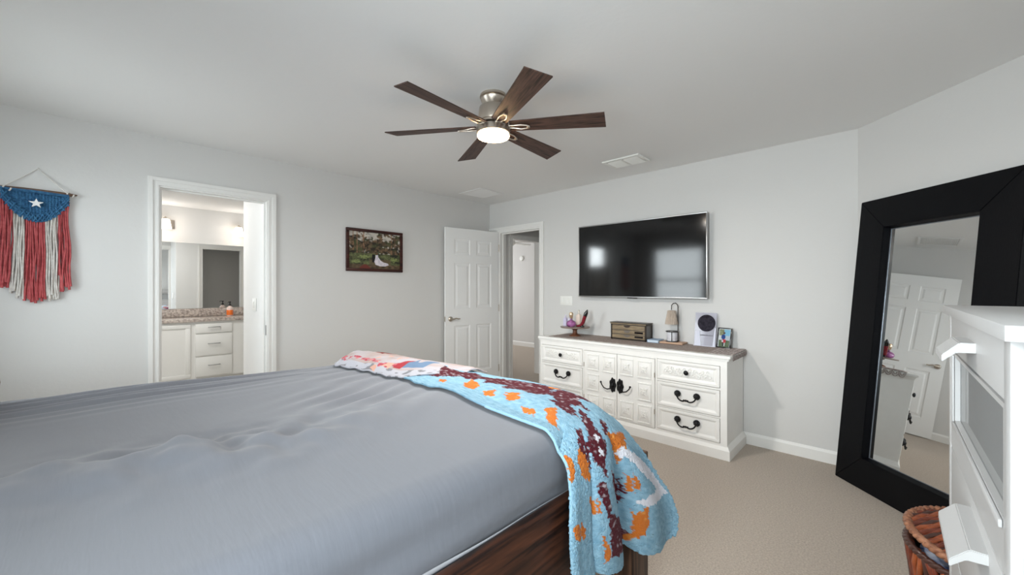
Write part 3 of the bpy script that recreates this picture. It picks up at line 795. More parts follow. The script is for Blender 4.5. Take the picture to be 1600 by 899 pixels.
# pale blue book by the jewelry box
bk = thing('book', (-1.60, 3.66, ZT), 'small pale blue book lying flat between the jewelry box and the lamp', 'book')
bm = BM(); box(bm, -1.655, -1.545, 3.595, 3.725, ZT, ZT+.004, .001); box(bm, -1.655, -1.545, 3.595, 3.725, ZT+.022, ZT+.026, .001); box(bm, -1.655, -1.651, 3.595, 3.725, ZT, ZT+.026, .001)
part('cover', bm, mat('pale_blue_cover', (150, 172, 196), .5), bk, None)
bm = BM(); box(bm, -1.650, -1.549, 3.599, 3.721, ZT+.004, ZT+.022); part('pages', bm, mat('pale_pages', (206, 218, 228), .8), bk, None)

# wooden board, candle lamp, candle jar
bm = BM(); box(bm, -1.545, -1.335, 3.612, 3.752, ZT, ZT+.016, .006); box(bm, -1.60, -1.54, 3.66, 3.70, ZT+.002, ZT+.014, .005)
bx = single('serving_board', bm, wood('beech_board', (176, 140, 116), (200, 166, 140), 0, 4, .5), 'small pale wooden board with a handle under the little lamp', 'board')
LZ = ZT+.0165; lx, ly = -1.452, 3.68
lp = thing('candle_warmer_lamp', (lx, ly, LZ), 'little lamp with a pleated taupe shade hanging from a hooked rod on the dresser', 'lamp')
M_rod = mat('grey_metal_rod', (84, 82, 80), .35, metal=.8)
bm = BM(); lathe(bm, [(.056, 0), (.056, .005), (.05, .007)], (lx, ly, LZ), 32); part('base', bm, M_rod, lp)
bm = BM(); rx_ = lx+.040
tube(bm, [(rx_, ly+.035, LZ+.005), (rx_, ly+.035, LZ+.10), (rx_, ly+.035, LZ+.315), (rx_-.004, ly+.034, LZ+.338), (rx_-.018, ly+.025, LZ+.354), (rx_-.034, ly+.01, LZ+.350), (lx-.004, ly, LZ+.335), (lx-.006, ly, LZ+.292)], .0045, 10); part('rod', bm, M_rod, lp)
bm = BM(); n = 48; zt_, zb_ = LZ+.285, LZ+.160
prof = [(.034, zt_), (.036, zt_-.02), (.052, zb_+.02), (.055, zb_)]
rings = []
for rr_, z in prof:
    rings.append([bm.verts.new((lx-.006+(rr_+.0022*(-1)**i)*math.cos(2*PI*i/n), ly+(rr_+.0022*(-1)**i)*math.sin(2*PI*i/n), z)) for i in range(n)])
for a, b in zip(rings, rings[1:]):
    for i in range(n): bm.faces.new((a[i], a[(i+1) % n], b[(i+1) % n], b[i]))
bm.faces.new(rings[0])
part('lamp_shade', bm, mat('pleated_taupe_linen', (168, 154, 142), .9, vary=(40, (188, 174, 160), (4, 4, .5))), lp, 20)
bm = BM(); tube(bm, [(lx+.054*math.cos(a), ly+.054*math.sin(a), LZ+.093) for a in [i*PI/16 for i in range(32)]], .004, 8, close=True)
for a in (PI*.75, PI*1.6, .3): tube(bm, [(lx+.054*math.cos(a), ly+.054*math.sin(a), LZ+.006), (lx+.054*math.cos(a), ly+.054*math.sin(a), LZ+.093)], .003, 6)
part('candle_holder', bm, M_rod, lp)
cj = thing('candle_jar', (lx, ly, LZ+.0075), 'white marbled candle jar standing under the little pleated lamp', 'candle')
bm = BM(); lathe(bm, [(.042, .0), (.046, .006), (.046, .074), (.043, .08), (.040, .076)], (lx, ly, LZ+.0075), 32)
part('jar', bm, mat('marbled_glass', (222, 222, 226), .3, vary=(26, (196, 196, 204))), cj)
bm = BM(); lathe(bm, [(.040, .066), (.02, .067), (.002, .067)], (lx, ly, LZ+.0075), 24); tube(bm, [(lx, ly, LZ+.073), (lx+.001, ly, LZ+.084)], .0012, 6); part('wax', bm, mat('cream_wax', (232, 228, 216), .6), cj)

# clear plaque with a dark round print
pq = thing('acrylic_plaque', (-1.18, 3.715, ZT), 'clear acrylic plaque with a dark round print beside the photo frame', 'plaque')
M_milk = mat('milky_acrylic', (206, 208, 222), .3)
M_acr = glass('clear_acrylic', (226, 226, 236), .05, .35)
lean = .16
def PL(x, h, off=0): return (x, 3.690+off+h*lean, ZT+.006+h)
bm = BM(); x0, x1, hh_ = -1.262, -1.085, .285
for a in ((0,),):
    A = [bm.verts.new(PL(x, h, o_)) for o_ in (0, .006) for x, h in ((x0, 0), (x1, 0), (x1, hh_), (x0, hh_))]
    for q in ((0, 1, 2, 3), (7, 6, 5, 4), (0, 4, 5, 1), (1, 5, 6, 2), (2, 6, 7, 3), (3, 7, 4, 0)): bm.faces.new([A[i] for i in q])
part('panel', bm, M_acr, pq, None)
bm = BM()
A = [bm.verts.new(PL(-1.166+.073*math.cos(i*PI/24), .195+.073*math.sin(i*PI/24), -.0025)) for i in range(48)]
B = [bm.verts.new(PL(-1.166+.073*math.cos(i*PI/24), .195+.073*math.sin(i*PI/24), -.0005)) for i in range(48)]
bm.faces.new(A); bm.faces.new(B[::-1])
for i in range(48): bm.faces.new((A[i], B[i], B[(i+1) % 48], A[(i+1) % 48]))
part('round_print', bm, mat('night_blue_print', (28, 25, 34), .7, spec=.2, vary=(45, (48, 44, 56))), pq, None, 'dark round star-map print')
bm = BM(); rr = random.Random(3); x = -1.238      # the line of small lettering, unreadable in the photo
while x < -1.11:
    w = rr.uniform(.004, .009); h = rr.uniform(.006, .010)
    A = [bm.verts.new(PL(a, b, -.001)) for a, b in ((x, .085), (x+w, .085), (x+w, .085+h), (x, .085+h))]; bm.faces.new(A); x += w+.0025
part('print_line', bm, mat('grey_ink', (96, 96, 104), .6), pq, None)
bm = BM(); box(bm, -1.266, -1.082, 3.68, 3.735, ZT, ZT+.006, .002); part('plaque_stand', bm, M_milk, pq, None)
bm = BM()
A = [bm.verts.new(PL(x, h, -.0015)) for x, h in ((-1.258, 0), (-1.205, 0), (-1.220, .125), (-1.258, .125))]; bm.faces.new(A); part('milky_corner', bm, M_milk, pq, None)
bm = BM(); A = [bm.verts.new(PL(x, h, -.0015)) for x, h in ((-1.108, 0), (-1.088, 0), (-1.088, .155), (-1.096, .155))]; bm.faces.new(A); part('milky_corner', bm, M_milk, pq, None)

# small photo frame, leaning back and turned slightly
pf = thing('photo_frame', (-1.022, 3.690, ZT), 'small black framed photograph of a person in blue top at the right end of dresser', 'picture', rot=(math.radians(-12), 0, math.radians(-12)))
fw_, fh_ = .118, .172
bm = BM()
for q in ring4(-fw_/2, fw_/2, 0, fh_, .009): box(bm, q[0], q[1], -.008, .008, q[2], q[3], .002)
box(bm, -fw_/2+.004, fw_/2-.004, .003, .008, .004, fh_-.004)
part('frame', bm, M_shoeb, pf, 40, local=True)
bm = BM(); prism(bm, [(.009, .10), (.011, .10), (.052, .012), (.050, .010)], 0, -.015, .015); part('easel_leg', bm, M_black_plastic, pf, 40, local=True)
NU2, NV2 = 60, 90
bm = BM(); gridmesh(bm, NU2, NV2, lambda s, t: (-fw_/2+.008+(fw_-.016)*s, -.001, .008+(fh_-.016)*t))
def snap(i):
    s, t = (i//NV2)/(NU2-1), (i % NV2)/(NV2-1)
    if s < .06 or s > .94 or t > .96: return lin((206, 212, 216))
    if t < .38: c = mix(lin((66, 84, 58)), lin((96, 110, 84)), .5+nz(s*9, t*9, 1, 1))
    elif t < .62: c = lin((176, 186, 196)) if s > .25 else lin((196, 200, 204))
    else: c = lin((120, 176, 204)) if s > .45 else mix(lin((104, 104, 74)), lin((140, 150, 120)), .5+nz(s*10, t*10, 1, 3))
    if (s-.42)**2/.03+(t-.55)**2/.018 < 1: c = lin((28, 62, 128))
    if (s-.47)**2+((t-.76)*1.4)**2 < .008: c = lin((78, 58, 52))
    if .36 < s < .64 and .24 < t < .42: c = lin((178, 44, 58))
    if .30 < s < .44 and .28 < t < .36: c = lin((206, 204, 214))
    if .38 < s < .47 and .05 < t < .24: c = lin((30, 34, 48))
    if .50 < s < .57 and .05 < t < .24: c = lin((206, 210, 214))
    return c
paint(part('print', bm, M_ := attr_mat('snapshot_print', .3, spec=.5), pf, None, local=True), snap)

# ---------------------------------------------------------------- leaning mirror
FW, FHt, fb, fd = .885, 1.900, .182, .047
mr = thing('floor_mirror', (-.273, 3.547, 0.002), 'tall black wood framed mirror leaning against the angled wall', 'mirror', rot=(math.radians(-5.7), 0, -PI/4-math.radians(.35)))
def rail(pts, m, name):
    """pts: outer a, outer b, inner b, inner a in (x, z); front at y=0, back at y=fd; inner edge slopes back"""
    bm = BM()
    F = [bm.verts.new((p[0], 0, p[1])) for p in pts]; cx_, cz_ = FW/2, FHt/2
    B = [bm.verts.new((p[0]+(0 if k < 2 else math.copysign(.013, cx_-p[0])), fd, p[1]+(0 if k < 2 else math.copysign(.013, cz_-p[1])))) for k, p in enumerate(pts)]
    bm.faces.new(F); bm.faces.new(B[::-1])
    for i in range(4): bm.faces.new((F[i], B[i], B[(i+1) % 4], F[(i+1) % 4]))
    bmesh.ops.recalc_face_normals(bm, faces=bm.faces)
    bmesh.ops.bevel(bm, geom=list(bm.edges), offset=.0025, segments=2, affect='EDGES')
    part(name, bm, m, mr, 30, local=True)
O = [(0, 0), (FW, 0), (FW, FHt), (0, FHt)]; I = [(fb, fb+.012), (FW-fb, fb+.012), (FW-fb, FHt-fb-.012), (fb, FHt-fb-.012)]
rail([O[0], O[1], I[1], I[0]], M_blackh, 'frame_bottom'); rail([O[2], O[3], I[3], I[2]], M_blackh, 'frame_top')
rail([O[3], O[0], I[0], I[3]], M_black, 'frame_side'); rail([O[1], O[2], I[2], I[1]], M_black, 'frame_side')
bm = BM(); box(bm, fb+.002, FW-fb-.002, .040, .043, fb+.007, FHt-fb-.007); part('mirror_glass', bm, M_mirror, mr, None, 'silvered glass', local=True)
bm = BM(); box(bm, .02, FW-.02, .0435, fd-.001, .02, FHt-.02); part('backing_board', bm, M_black, mr, None, local=True)
bm = BM(); w = .004
for q in ring4(I[0][0]+.012, I[1][0]-.012, I[0][1]+.012, I[2][1]-.012, w): box(bm, q[0], q[1], .0375, .0398, q[2], q[3])
part('glass_bevel', bm, mat('mirror_bevel_grey', (120, 126, 134), .4, metal=.6), mr, None, local=True)

# ---------------------------------------------------------------- white chest at the right
CX, CY0, CY1, CZ = .12, .863, 1.62, 1.253
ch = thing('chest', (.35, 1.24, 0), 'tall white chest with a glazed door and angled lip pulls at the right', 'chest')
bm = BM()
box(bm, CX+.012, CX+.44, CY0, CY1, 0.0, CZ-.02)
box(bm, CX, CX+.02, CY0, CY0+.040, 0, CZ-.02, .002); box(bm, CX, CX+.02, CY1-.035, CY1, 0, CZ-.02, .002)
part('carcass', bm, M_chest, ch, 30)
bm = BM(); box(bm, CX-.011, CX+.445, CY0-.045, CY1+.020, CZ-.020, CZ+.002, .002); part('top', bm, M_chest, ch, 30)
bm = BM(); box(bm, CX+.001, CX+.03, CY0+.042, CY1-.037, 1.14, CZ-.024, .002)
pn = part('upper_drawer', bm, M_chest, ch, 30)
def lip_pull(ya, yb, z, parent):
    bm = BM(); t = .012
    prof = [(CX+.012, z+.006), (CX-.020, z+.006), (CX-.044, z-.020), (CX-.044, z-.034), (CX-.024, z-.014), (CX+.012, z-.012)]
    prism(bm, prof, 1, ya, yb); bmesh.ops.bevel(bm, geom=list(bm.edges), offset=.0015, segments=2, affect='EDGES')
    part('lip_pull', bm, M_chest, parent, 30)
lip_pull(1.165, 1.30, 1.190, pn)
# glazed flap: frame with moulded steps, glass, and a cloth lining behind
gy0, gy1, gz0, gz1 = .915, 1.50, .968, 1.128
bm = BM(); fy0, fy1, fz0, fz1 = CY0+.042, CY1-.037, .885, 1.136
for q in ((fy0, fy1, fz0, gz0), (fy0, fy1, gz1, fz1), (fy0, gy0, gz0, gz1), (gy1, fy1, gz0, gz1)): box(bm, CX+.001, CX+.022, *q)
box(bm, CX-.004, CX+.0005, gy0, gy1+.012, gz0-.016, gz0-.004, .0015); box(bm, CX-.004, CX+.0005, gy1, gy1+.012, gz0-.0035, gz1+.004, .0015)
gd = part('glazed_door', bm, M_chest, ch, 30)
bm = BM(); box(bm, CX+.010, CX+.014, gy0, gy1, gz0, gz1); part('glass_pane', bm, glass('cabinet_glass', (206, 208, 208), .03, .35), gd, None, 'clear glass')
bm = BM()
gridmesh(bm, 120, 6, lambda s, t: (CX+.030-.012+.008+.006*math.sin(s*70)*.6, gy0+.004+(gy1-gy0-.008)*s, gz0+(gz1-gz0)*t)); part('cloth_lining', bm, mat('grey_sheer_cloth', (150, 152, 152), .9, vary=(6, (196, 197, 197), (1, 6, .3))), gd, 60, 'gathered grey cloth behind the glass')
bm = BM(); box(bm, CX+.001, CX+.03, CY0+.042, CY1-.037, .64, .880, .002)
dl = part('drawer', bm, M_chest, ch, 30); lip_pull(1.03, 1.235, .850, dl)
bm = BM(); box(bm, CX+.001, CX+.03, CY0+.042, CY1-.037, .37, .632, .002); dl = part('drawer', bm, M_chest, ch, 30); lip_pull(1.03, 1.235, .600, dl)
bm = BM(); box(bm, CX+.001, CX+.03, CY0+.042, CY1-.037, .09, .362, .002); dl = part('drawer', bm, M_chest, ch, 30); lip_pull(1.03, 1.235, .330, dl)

# ---------------------------------------------------------------- wicker basket with lid ajar
kx, ky, kr, kz = .294, 2.085, .247, .372
bs = thing('wicker_basket', (kx, ky, 0), 'round reddish brown wicker hamper with its lid ajar between the chest and mirror', 'basket')
M_wick = [mat('chestnut_wicker', (128, 58, 34), .4, coat=.3, vary=(30, (92, 38, 24))), mat('dark_wicker', (70, 40, 32), .4, coat=.3), mat('orange_wicker', (168, 88, 48), .4, coat=.3, vary=(30, (130, 62, 36)))]
def ring_r(z): return kr*(.82+.18*z/kz)
for mi in range(3):
    bm = BM()
    for i in range(66):
        if (i*7 % 5 in ((0, 3), (1,), (2, 4))[mi]):
            a = 2*PI*i/66; pts = []
            for k in range(9):
                z = .012+(kz-.01)*k/8; aa = a+.05*math.sin(k*1.9+i)+.10*k/8; r = ring_r(z)+.006*math.sin(k*PI/1.0+i*PI)
                pts.append((kx+r*math.cos(aa), ky+r*math.sin(aa), z))
            pts.append((kx+(ring_r(kz)-.012)*math.cos(a+.10), ky+(ring_r(kz)-.012)*math.sin(a+.10), kz+.012))
            tube(bm, pts, .0085, 7)
    part('woven_stakes', bm, M_wick[mi], bs, 60, ('chestnut', 'dark brown', 'orange brown')[mi]+' willow stakes')
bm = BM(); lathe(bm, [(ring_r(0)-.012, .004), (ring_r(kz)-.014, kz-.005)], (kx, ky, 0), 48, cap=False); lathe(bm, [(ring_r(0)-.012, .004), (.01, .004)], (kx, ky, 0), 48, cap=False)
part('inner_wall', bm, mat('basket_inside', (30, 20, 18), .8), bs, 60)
def braid(R, c, tilt, r=.012, n=130):
    bm = BM()
    for s in range(2):
        pts = []
        for i in range(n):
            a = 2*PI*i/n; w = i*PI*.5+s*PI
            p = Vector(((R+.006*math.cos(w))*math.cos(a), (R+.006*math.cos(w))*math.sin(a), .006*math.sin(w))); pts.append(Vector(c)+tilt @ p)
        tube(bm, pts, r*.72, 7, close=True)
    return bm
part('rim', braid(ring_r(kz)-.002, (kx, ky, kz+.008), Matrix.Identity(3)), M_wick[1], bs, 60, 'dark braided rim')
tl = Matrix.Rotation(math.radians(4), 3, 'Y') @ Matrix.Rotation(math.radians(1), 3, 'X')
lc = Vector((kx, ky, kz+.050)); LR = kr-.004
lid = part('lid', braid(LR, lc, tl, .014), mat('tan_wrapped_rim', (170, 118, 88), .45, coat=.2, vary=(60, (120, 74, 52))), bs, 60, 'lid with a tan wrapped edge')
for mi in range(3):
    bm = BM()
    for i in range(44):
        if (i*3 % 5 in ((0, 3), (1,), (2, 4))[mi]):
            off = -LR+2*LR*(i+.5)/44; hl = math.sqrt(max(1e-4, LR**2-off**2))*.985; pts = []
            for k in range(13):
                q = -hl+2*hl*k/12; z = .022*(1-(q*q+off*off)/LR**2)+.004*math.sin(k*1.6+i*PI)
                ca, sa = math.cos(-.62), math.sin(-.62); p = Vector((off*ca-q*sa, off*sa+q*ca, z)); pts.append(lc+tl @ p)
            tube(bm, pts, .0068, 6)
    part('lid_strands', bm, M_wick[mi], lid, 60)
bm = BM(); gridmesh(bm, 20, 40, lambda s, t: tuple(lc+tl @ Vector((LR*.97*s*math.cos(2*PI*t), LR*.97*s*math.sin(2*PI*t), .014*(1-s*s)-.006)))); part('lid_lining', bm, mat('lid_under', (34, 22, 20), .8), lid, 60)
# clothes bulging out under the lid
M_cl = mat('blue_white_cloth', (70, 92, 150), .9, vary=(26, (198, 206, 224)))
bm = BM(); rr = random.Random(9)
def cl(s, t):
    a = 2*PI*t; r = (kr-.035)*s; n_ = noise.noise((math.cos(a)*2.4*s, math.sin(a)*2.4*s, 3))
    return (kx+r*math.cos(a), ky+r*math.sin(a), kz-.015+.022*n_+.012*(1-s))
gridmesh(bm, 24, 60, cl); single('laundry', bm, M_cl, 'blue and white clothes showing under the lid of the wicker hamper', 'clothes', smooth=60)

# ---------------------------------------------------------------- bed
MX0, MX1, MY0, MY1 = -2.735, -.808, -.58, 1.465
bed = thing('bed', (-1.77, .5, 0), 'dark stained pine bed frame under the grey mattress', 'bed')
bm = BM(); box(bm, -.798, -.758, -.62, 1.52, .30, .612, .006); part('side_rail', bm, M_bedwood, bed, 30)
bm = BM(); box(bm, -2.777, -2.737, -.62, 1.52, .30, .612, .006); part('side_rail', bm, M_bedwood, bed, 30)
for x0, x1, y0, y1, z in ((-.868, -.752, 1.505, 1.648, .600), (-2.783, -2.667, 1.505, 1.648, .600), (-.868, -.752, -.70, -.60, 1.02), (-2.783, -2.667, -.70, -.60, 1.02)):
    bm = BM(); box(bm, x0, x1, y0, y1, 0, z, .005); part('post', bm, M_bedpost, bed, 30)
bm = BM(); box(bm, -2.67, -.866, 1.53, 1.60, .30, .60, .006); part('foot_rail', bm, wood('dark_stained_footboard', (38, 22, 16), (104, 62, 42), 0, 2.2, .45, 16), bed, 30)
bm = BM(); box(bm, -2.67, -.866, -.68, -.62, .30, 1.02, .006); part('headboard', bm, wood('dark_stained_headboard', (38, 22, 16), (104, 62, 42), 0, 2.2, .45, 16), bed, 30)
bm = BM(); box(bm, -2.737, -.798, -.60, 1.505, .52, .55); part('slat_base', bm, wood('pale_pine', (170, 130, 96), (196, 156, 120), 1, 3), bed, 30)

# mattress in a fitted grey sheet
def sheet_top(x, y):
    u = (x-MX0)/(MX1-MX0); v = (y-MY0)/(MY1-MY0)
    z = .795+.020*math.sin(PI*u)**.6*(.6+.4*math.sin(PI*min(1, v*1.1)))+.036*(1-v)-.014*v
    # soft ridge between the two sleepers' hollows, with puckers along it
    rx = -1.40+.05*math.sin(y*4.2)
    z += .030*math.exp(-((x-rx)/.15)**2)*(1-.5*max(0, y-.5))
    z -= .016*math.exp(-((x+1.95)/.26)**2)*math.exp(-((y-.1)/.8)**2)
    w = math.exp(-((x-rx+.05)/.17)**2)*math.exp(-((y-.22)/.42)**2)
    z += w*.046*noise.noise((x*6, y*8, 1.0))+w*.024*noise.noise((x*13, y*15, 2.0))
    # long pulled creases near the far side
    cr = math.exp(-((x+2.52)/.20)**2)*math.exp(-((y-.15)/.55)**2)
    q = (x+2.5)*1.0+.10*(y-.1)
    z += cr*(.013*math.sin(q*80+2*noise.noise((x*2, y*2, 5)))+.016*noise.noise((q*26, y*2.2, 7)))
    cr2 = math.exp(-((y-1.05)/.3)**2)*math.exp(-((x+2.3)/.4)**2)
    z += cr2*.004*math.sin((x*.5+y*.2)*90+noise.noise((x*3, y*3, 1))*2)
    # diagonal folds running to the near foot corner
    cr3 = math.exp(-((x+1.75)/.28)**2)*math.exp(-((y-.85)/.22)**2)
    z += cr3*.012*math.sin((x*.9+y*.55)*48+noise.noise((x*4, y*4, 3))*1.5)
    z += .004*noise.noise((x*2.5, y*2.5, 9))
    return z
def axis_vals(a, b, n, r=.07, k=9):
    e = [a+r*(1-math.cos(PI/2*i/k)) for i in range(k)]; mid = [a+r+(b-a-2*r)*i/n for i in range(n+1)]; f = [b-r*(1-math.cos(PI/2*i/k)) for i in range(k)][::-1]
    return e+mid+f
bm = BM(); r = .075
XS, YS = axis_vals(MX0, MX1, 170, r), axis_vals(MY0, MY1, 170, r)
def drop(d): return r-math.sqrt(max(0, r*r-(r-d)**2)) if d < r else 0
V = []
for x in XS:
    row = []
    for y in YS:
        row.append(bm.verts.new((x, y, sheet_top(x, y)-max(drop(x-MX0), drop(MX1-x))-max(drop(y-MY0), drop(MY1-y))*.9)))
    V.append(row)
for i in range(len(XS)-1):
    for j in range(len(YS)-1): bm.faces.new((V[i][j], V[i+1][j], V[i+1][j+1], V[i][j+1]))
loop = [V[i][0] for i in range(len(XS))]+[V[-1][j] for j in range(1, len(YS))]+[V[i][-1] for i in range(len(XS)-2, -1, -1)]+[V[0][j] for j in range(len(YS)-2, 0, -1)]
N = len(loop); prev = loop; base = [v.co.copy() for v in loop]
for k in range(1, 9):
    t = k/8; cur = []
    for v in base:
        z = v.z+(.56-v.z)*t
        nx = 0; wv = .006*math.sin(v.y*7+t*5+1.5*math.sin(v.y*3))*math.sin(PI*t)+.010*math.sin(PI*t)*noise.noise((v.x*2, v.y*2+t*1.2, t*3))
        dxs = wv if v.x > MX1-.03 else (-wv if v.x < MX0+.03 else 0)
        cur.append(bm.verts.new((v.x+dxs-(.006*t if v.x > MX1-.03 else 0), v.y, z)))
    for i in range(N): bm.faces.new((prev[i], cur[i], cur[(i+1) % N], prev[(i+1) % N]))
    prev = cur
bm.faces.new(prev[::-1])
bmesh.ops.recalc_face_normals(bm, faces=bm.faces)
mt = thing('mattress', (-1.77, .45, .56), 'king mattress in a rumpled grey fitted sheet filling the lower left', 'mattress')
part('fitted_sheet', bm, M_sheet, mt, 180)
bm = BM()
gridmesh(bm, 80, 6, lambda s, t: (-.800+.002*math.sin(s*31)-.004*(1-t)+.006*t*(1-t), MY0+.05+(MY1-MY0-.1)*s, .606+(.006+.030*(.5+.5*math.sin(s*5+.6)))*t)); part('sheet_hem', bm, M_hem, mt, 60, 'pale lower hem of the sheet')

# pillow at the head, its end just inside the frame
pl = BM()
sphere(pl, (0, 0, 0), 1, u=32, v=20)
for v in pl.verts:
    x, y, z = v.co; e = lambda a: math.copysign(abs(a)**.6, a)
    v.co = (-2.38+e(x)*.33, -.455+e(y)*.215, .935+z*(.085)*(1-.35*(abs(x)**4+abs(y)**4)))
single('pillow', pl, mat('taupe_pillowcase', (150, 136, 126), .9, bump=(60, .3, .003)), 'taupe pillow end just showing at the left edge of the grey bed', 'pillow', smooth=180)

# ---------------------------------------------------------------- fleece blanket over the foot of the bed
def catmull(P, t):
    n = len(P)-1; x = min(max(t, 0), 1)*n; i = min(int(x), n-1); f = x-i
    p = lambda k: Vector(P[min(max(k, 0), n)])
    a, b, c, d = p(i-1), p(i), p(i+1), p(i+2)
    return .5*((2*b)+(c-a)*f+(2*a-5*b+4*c-d)*f*f+(3*b-a-3*c+d)*f**3)
BL = [  # rows along the length from the far end over the near edge down; columns from head side to foot side
    [(-1.96, 1.17, .800), (-1.95, 1.25, .835), (-1.94, 1.34, .850), (-1.93, 1.42, .842), (-1.92, 1.475, .800)],
    [(-1.70, 1.13, .800), (-1.70, 1.22, .832), (-1.70, 1.32, .850), (-1.70, 1.42, .846), (-1.70, 1.49, .800)],
    [(-1.40, 1.11, .800), (-1.40, 1.20, .828), (-1.40, 1.31, .846), (-1.40, 1.42, .842), (-1.39, 1.50, .790)],
    [(-1.12, 1.10, .800), (-1.12, 1.19, .826), (-1.11, 1.31, .844), (-1.10, 1.43, .842), (-1.09, 1.51, .790)],
    [(-.92, 1.09, .795), (-.92, 1.18, .815), (-.91, 1.30, .828), (-.89, 1.42, .812), (-.87, 1.51, .760)],
    [(-.785, 1.07, .745), (-.78, 1.16, .760), (-.765, 1.29, .765), (-.755, 1.42, .715), (-.745, 1.54, .640)],
    [(-.742, 1.045, .66), (-.735, 1.14, .67), (-.725, 1.29, .665), (-.715, 1.46, .620), (-.705, 1.59, .550)],
    [(-.730, 1.025, .56), (-.722, 1.13, .56), (-.715, 1.30, .555), (-.700, 1.52, .500), (-.680, 1.69, .425)],
    [(-.722, 1.02, .46), (-.715, 1.12, .45), (-.705, 1.32, .43), (-.690, 1.56, .370), (-.670, 1.735, .315)],
    [(-.718, 1.03, .39), (-.708, 1.13, .35), (-.698, 1.33, .31), (-.684, 1.57, .245), (-.668, 1.715, .245)],
]
def on_sheet(p, gap):
    if MX0 < p.x < MX1 and MY0 < p.y < MY1:
        z = sheet_top(p.x, p.y)-max(drop(p.x-MX0), drop(MX1-p.x))-max(drop(p.y-MY0), drop(MY1-p.y))*.9
        p.z = max(p.z, z+gap)
    return p
def blanket_pt(s, t):
    rowpts = [catmull(r_, s) for r_ in BL]
    p = catmull(rowpts, t)
    hang = max(0, min(1, (t-.52)/.25))
    # deep valley between the folded strip and the broad panel, soft waves elsewhere
    v = -.050*math.exp(-((s-.56)/.045)**2)*hang
    v += .014*math.sin(s*19+.5)*hang+.012*math.exp(-((s-.20)/.06)**2)*hang-.012*math.exp(-((s-.29)/.02)**2)*hang
    nrm = Vector((1, -.25, .1)).normalized()
    p = p+nrm*v
    flat = 1-hang
    p.z += flat*(.006*math.sin(s*14+t*9)+.010*noise.noise((p.x*3, p.y*5, 4)))
    p = on_sheet(p, .014)
    # rounded tongues at the hem
    if t > .9:
        q = (t-.9)/.1
        p.z += q*(.035*math.exp(-((s-.56)/.05)**2)+.012*math.exp(-((s-.30)/.03)**2)-.02*math.sin(s*PI*3)**2*(1 if s < .5 else .2))
    e = noise.noise((p.x*150, p.y*150, p.z*150))+.6*noise.noise((p.x*320, p.y*320, p.z*320))
    return p+Vector((.8, -.35, .5))*e*.0022
NS, NT = 230, 420
C_BLUE, C_BLUE2, C_MAR, C_ORA, C_WHT = lin((122, 164, 188)), lin((150, 188, 208)), lin((84, 22, 34)), lin((200, 112, 44)), lin((224, 224, 232))
